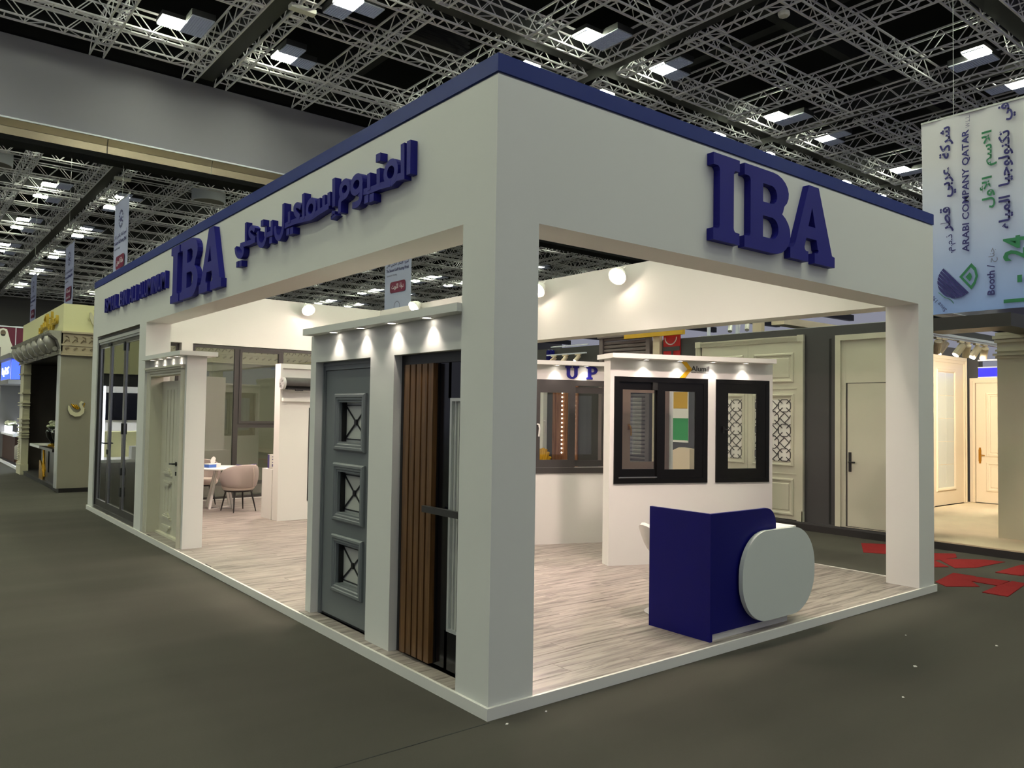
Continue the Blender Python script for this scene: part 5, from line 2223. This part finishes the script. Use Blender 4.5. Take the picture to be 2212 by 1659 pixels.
# console table and vases in the opening
cs = thing('console_table', 'dark glossy console table with white edge inside the marble booth', 'console table', (.3, 17.6, .1))
b = MB()
b.use('white_satin').box(.03, .5, 17.75, 19.3, .79, .85)
b.use('near_black').box(.03, .5, 15.9, 17.75, .79, .85)
b.build('table_top', parent=cs)
b = MB()
b.use('near_black').box(.08, .45, 15.95, 17.65, .1, .79)
b.use('black_gloss').box(.06, .08, 16.6, 17.6, .3, .79)
b.build('pedestal', parent=cs)
b = MB()
b.prism([(17.74, .1)] + arc(17.74, .1, .55, .42, 180, 90, 8), lambda a, c, t: (t, a, c), .04, .062)
b.tube([(.05, 16.95 + .25 * math.cos(a / 10 * 1.5), .78 - .06 * a) for a in range(11)], .02, 6)
b.build('gold_inlay', 'gold', cs)
for y, lab in ((17.35, 'black and gold vase with white flowers, left of the pair on the console'), (16.55, 'black and gold vase with white flowers, right of the pair on the console')):
    t = thing('vase', lab, 'vase', (.25, y, .85), 0, None)
    b = MB()
    b.lathe([(.0, 0), (.10, 0), (.10, .03), (.05, .07), (.05, .1), (.13, .22), (.16, .34), (.13, .40), (.09, .42), (.09, .43), (0, .43)], (.25, y, .85), 24)
    b.build('body', 'vase_black', t, smooth=True)
    b = MB()
    b.lathe([(.105, 0), (.108, .03), (.055, .07), (.052, .07)], (.25, y, .851), 20)
    b.build('foot', 'gold', t, smooth=True)
    fb = MB()
    for k in range(16):
        a = random.uniform(0, 2 * PI)
        r = random.uniform(0, .13)
        c = (.25 + r * math.cos(a), y + r * math.sin(a), 1.30 + random.uniform(0, .12))
        fb.lathe([(0, -.03), (.03, -.02), (.045, .01), (.02, .035), (0, .04)], c, 6)
    fb.build('flowers', 'flower', t)
    b = MB()
    b.lathe([(.0, 0), (.07, 0), (.10, .05), (0, .06)], (.25, y, 1.26), 10)
    b.build('foliage', 'leaf_green', t)
t = thing('arched_mirror', 'tall arched frame standing inside the marble booth', 'mirror', (.62, 15.9, .1))
b = MB()
pts = [(.62, 16.25, .11), (.62, 16.25, 1.45)] + [(.62, 15.9 + .35 * math.cos(a * PI / 8), 1.45 + .42 * math.sin(a * PI / 8)) for a in range(1, 8)] + [(.62, 15.55, 1.45), (.62, 15.55, .11)]
b.tube(pts, .025, 6)
b.build('frame', 'alu_dull', t)
b = MB()
b.prism([(16.24, .11), (16.24, 1.45)] + [(15.9 + .34 * math.cos(a * PI / 8), 1.45 + .41 * math.sin(a * PI / 8)) for a in range(1, 8)] + [(15.56, 1.45), (15.56, .11)], lambda a, c, t: (t, a, c), .625, .64)
b.build('panel', 'chair_fabric', t)

# ------------------------------------------------------------------ blue lit booth farther down the aisle
bb = thing('exhibition_booth', 'white booth with glowing blue box sign, farthest down the aisle', 'exhibition booth', (.1, 24.4, 0))
P = lambda nm, m, *bx: bbox(nm, m, *bx, p=bb)
P('platform', 'charcoal', .12, 4, 21.4, 30, 0, .06)
P('platform_edging', 'white_satin', .06, .12, 21.4, 30, 0, .07)
P('rear_wall', 'blue_wall', 2.6, 2.8, 21.4, 30, .06, 3.4)
P('side_wall', 'blue_wall', .9, 2.6, 24.9, 25.0, .06, 2.55)
P('side_wall', 'hall_wall', .15, .8, 27.4, 27.6, .06, 2.55)
P('fascia', 'hall_wall', .02, 2.8, 24.15, 30, 3.22, 3.36)
P('fascia', 'hall_wall', .02, 2.8, 24.15, 30, 2.44, 2.56)
for z in (2.13, 1.93):
    P('light_strip', 'blue_strip', .5, 2.3, 24.86, 24.9, z, z + .018)
for x in (.48, .85):
    P('light_strip', 'white_lit', x, x + .03, 24.87, 24.9, .9, 2.5)
P('stair_rail', 'blue_lit', .7, .73, 23.9, 24.5, 1.2, 1.5)
t = thing('box_sign', 'glowing blue box sign with pale Arabic letters', 'sign', (.1, 25.6, 2.58))
b = MB()
b.box(.10, .14, 24.40, 26.88, 2.58, 3.18)
b.box(.14, .34, 24.36, 24.40, 2.58, 3.18)
b.build('lit_face', 'blue_lit', t)
b = MB()
b.frame(onx(.10), 24.38, 26.9, 2.57, 3.19, .03, -.01, .01)
b.build('frame', 'bronze_lip', t)
b = MB()
add_text(b, shape_ar('\u0643\u0627\u0628\u0627'), lambda u, v, w: (.098 - w, -u, v), -26.6, -24.85, 2.70, 2.98, 0, .012, offset=.01)
b.build('wording', 'blue_strip', t)
t = thing('counter', 'dark fronted white counter under the blue box sign', 'counter', (.3, 26, .06))
b = MB()
b.box(.2, .75, 24.2, 28.6, .84, .9)
b.box(.2, .26, 28.5, 28.6, .06, .84)
b.build('worktop', 'white_satin', t)
b = MB()
b.box(.26, .7, 24.25, 28.5, .06, .84)
b.build('front', 'dark_brown', t)
b = MB()
b.box(.3, .7, 25.6, 28.7, .9, 1.12)
b.build('display_riser', 'white_lit', t)
t = thing('screen', 'dark monitor standing on the counter below the blue sign', 'monitor', (.4, 25.0, .9))
b = MB()
b.box(.32, .36, 24.5, 25.5, .96, 1.19)
b.build('panel', 'charcoal', t)
b = MB()
b.box(.3, .42, 24.8, 25.2, .9, .915)
b.box(.35, .38, 24.95, 25.05, .91, .97)
b.build('foot', 'white_satin', t)
t = thing('flower_bowl', 'low bowl of white flowers on the counter below the blue sign', 'flowers', (.4, 27.2, 1.12))
b = MB()
for k in range(34):
    b.lathe([(0, -.04), (.05, -.02), (.07, .02), (.03, .05), (0, .06)], (.42 + random.uniform(-.12, .12), 27.3 + random.uniform(-.9, .9), 1.18 + random.uniform(0, .06)), 6)
b.build('blooms', 'flower', t)['kind'] = 'stuff'
b = MB()
b.box(.3, .55, 26.4, 28.2, 1.12, 1.16)
b.build('bowl', 'leaf_green', t)
t = thing('pouf', 'round grey upholstered pouf with brass foot before the dark counter', 'pouf', (.16, 23.4, .07))
b = MB()
b.lathe([(0, .13), (.36, .13), (.38, .16), (.38, .50), (.35, .545), (0, .55)], (.55, 23.5, .07), 24)
b.build('cushion', 'pouf', t, smooth=True)
b = MB()
b.lathe([(0, .05), (.33, .05), (.34, .13), (0, .13)], (.55, 23.5, .07), 24)
b.build('foot_ring', 'brass', t)
for a in (0, 120, 240):
    b = MB()
    b.bar((.55 + .28 * math.cos(math.radians(a)), 23.5 + .28 * math.sin(math.radians(a)), .065), (.55 + .28 * math.cos(math.radians(a)), 23.5 + .28 * math.sin(math.radians(a)), .13), .03, 8)
    b.build('leg', 'white_satin', t)

# ------------------------------------------------------------------ maroon billboard on the far wall
YW = 60.
bl = thing('billboard', 'maroon billboard with a man in white headdress on the far hall wall', 'billboard', (4, YW, 4.5))
b = MB()
b.box(1.2, 4.02, YW, YW + .3, 4.9, 7.11)
b.build('panel', 'maroon', bl)
b = MB()
b.box(4.06, 7.0, YW, YW + .3, 4.9, 7.12)
b.build('panel', 'maroon', bl)
b = MB()
b.box(1.2, 7.0, YW - .03, YW + .32, 7.11, 7.20)
b.box(4.015, 4.065, YW - .03, YW, 4.9, 7.11)
b.build('frame', 'bronze_lip', bl)
b = MB()
b.box(1.6, 1.8, YW, YW + .3, 0, 4.9)
b.box(6.2, 6.4, YW, YW + .3, 0, 4.9)
b.build('post', 'hall_wall', bl)
fnb = lambda u, v, t: (3.30 + u, YW - .002 - t, v)
b = MB()
b.prism([(-.75, 4.9), (.75, 4.9), (.62, 5.7), (.42, 6.2), (.30, 6.7), (.22, 6.95), (0, 7.03), (-.22, 6.95), (-.30, 6.7), (-.38, 6.2), (-.6, 5.8)], fnb, 0, .01)
b.build('printed_robe', 'paper', bl)
b = MB()
b.prism([(.16 * math.cos(a * PI / 8), 6.70 + .21 * math.sin(a * PI / 8)) for a in range(16)], fnb, .01, .016)
b.build('printed_face', 'window_brown', bl)
b = MB()
b.prism([(-.15, 6.68), (-.1, 6.60), (.1, 6.60), (.15, 6.68), (.12, 6.52), (0, 6.47), (-.12, 6.52)], fnb, .016, .02)
b.prism([(-.10, 6.75), (-.03, 6.75), (-.03, 6.775), (-.10, 6.775)], fnb, .016, .02)
b.prism([(.03, 6.75), (.10, 6.75), (.10, 6.775), (.03, 6.775)], fnb, .016, .02)
b.build('printed_beard', 'near_black', bl)
b = MB()
b.prism([(-1.4, 4.9), (-.1, 4.9), (-.1, 5.7), (-.5, 6.0), (-1.4, 6.15)], fnb, .02, .03)
b.build('printed_building', 'hall_wall', bl)
b = MB()
for k in range(4):
    b.prism([(-1.3 + k * .3, 5.2), (-1.18 + k * .3, 5.2), (-1.18 + k * .3, 5.55), (-1.3 + k * .3, 5.55)], fnb, .03, .034)
b.build('printed_windows', 'charcoal', bl)

# white pillar glimpsed through the grey window
t = thing('pale_post', 'white pillar glimpsed at the left edge of the grey sliding window', 'post', (8.7, 9.72, .13))
b = MB()
b.box(8.66, 8.778, 9.58, 9.86, .13, 2.9)
b.build('shaft', 'white_satin', t)
b = MB()
b.box(8.63, 8.66, 9.55, 9.89, .13, .25)
b.build('foot', 'white_satin', t)
# fill lamps without fixtures, added to brighten the blue lit booth
for x, y in ((1.4, 26.5), (1.6, 23.2)):
    ld = bpy.data.lights.new('booth_fill', 'AREA')
    ld.size = .8
    ld.energy = 90
    ld.color = (.72, .8, 1)
    o = bpy.data.objects.new('booth_fill', ld)
    COL.objects.link(o)
    o.location = (x, y, 3.1)

# booth on the other side of the left aisle: outside the frame, mirrored in the folding glass door
mb_ = thing('exhibition_booth', 'cream topped booth across the aisle, seen only as a reflection in the folding glass door', 'exhibition booth', (-4, 24, 0))
Q = lambda nm, m, *bx: bbox(nm, m, *bx, p=mb_)
Q('fascia', 'cream_block', -9, -2.2, 24, 24.3, 2.85, 4.2)
Q('dark_band', 'charcoal', -9, -2.25, 24.1, 24.3, 2.45, 2.85)
Q('platform', 'white_satin', -9, -2.2, 23.9, 30, 0, .1)
Q('rear_wall', 'white_satin', -9, -2.2, 28, 28.2, .1, 2.6)
Q('dark_screen', 'black_gloss', -4.6, -2.9, 27.9, 28, 1.3, 2.3)
Q('sofa', 'cream_block', -5.2, -2.6, 25.4, 26.3, .1, .95)
Q('lit_column', 'white_lit', -2.55, -2.45, 24.05, 24.1, .1, 2.45)
Q('low_counter', 'white_satin', -8, -3.4, 24.2, 24.6, .1, .5)
ld = bpy.data.lights.new('booth_fill', 'AREA')  # unseen fill lamp inside the mirrored booth, no fixture
ld.size = 1.5
ld.energy = 160
ld.color = (.9, .93, 1)
o = bpy.data.objects.new('booth_fill', ld)
COL.objects.link(o)
o.location = (-4.2, 26, 2.8)
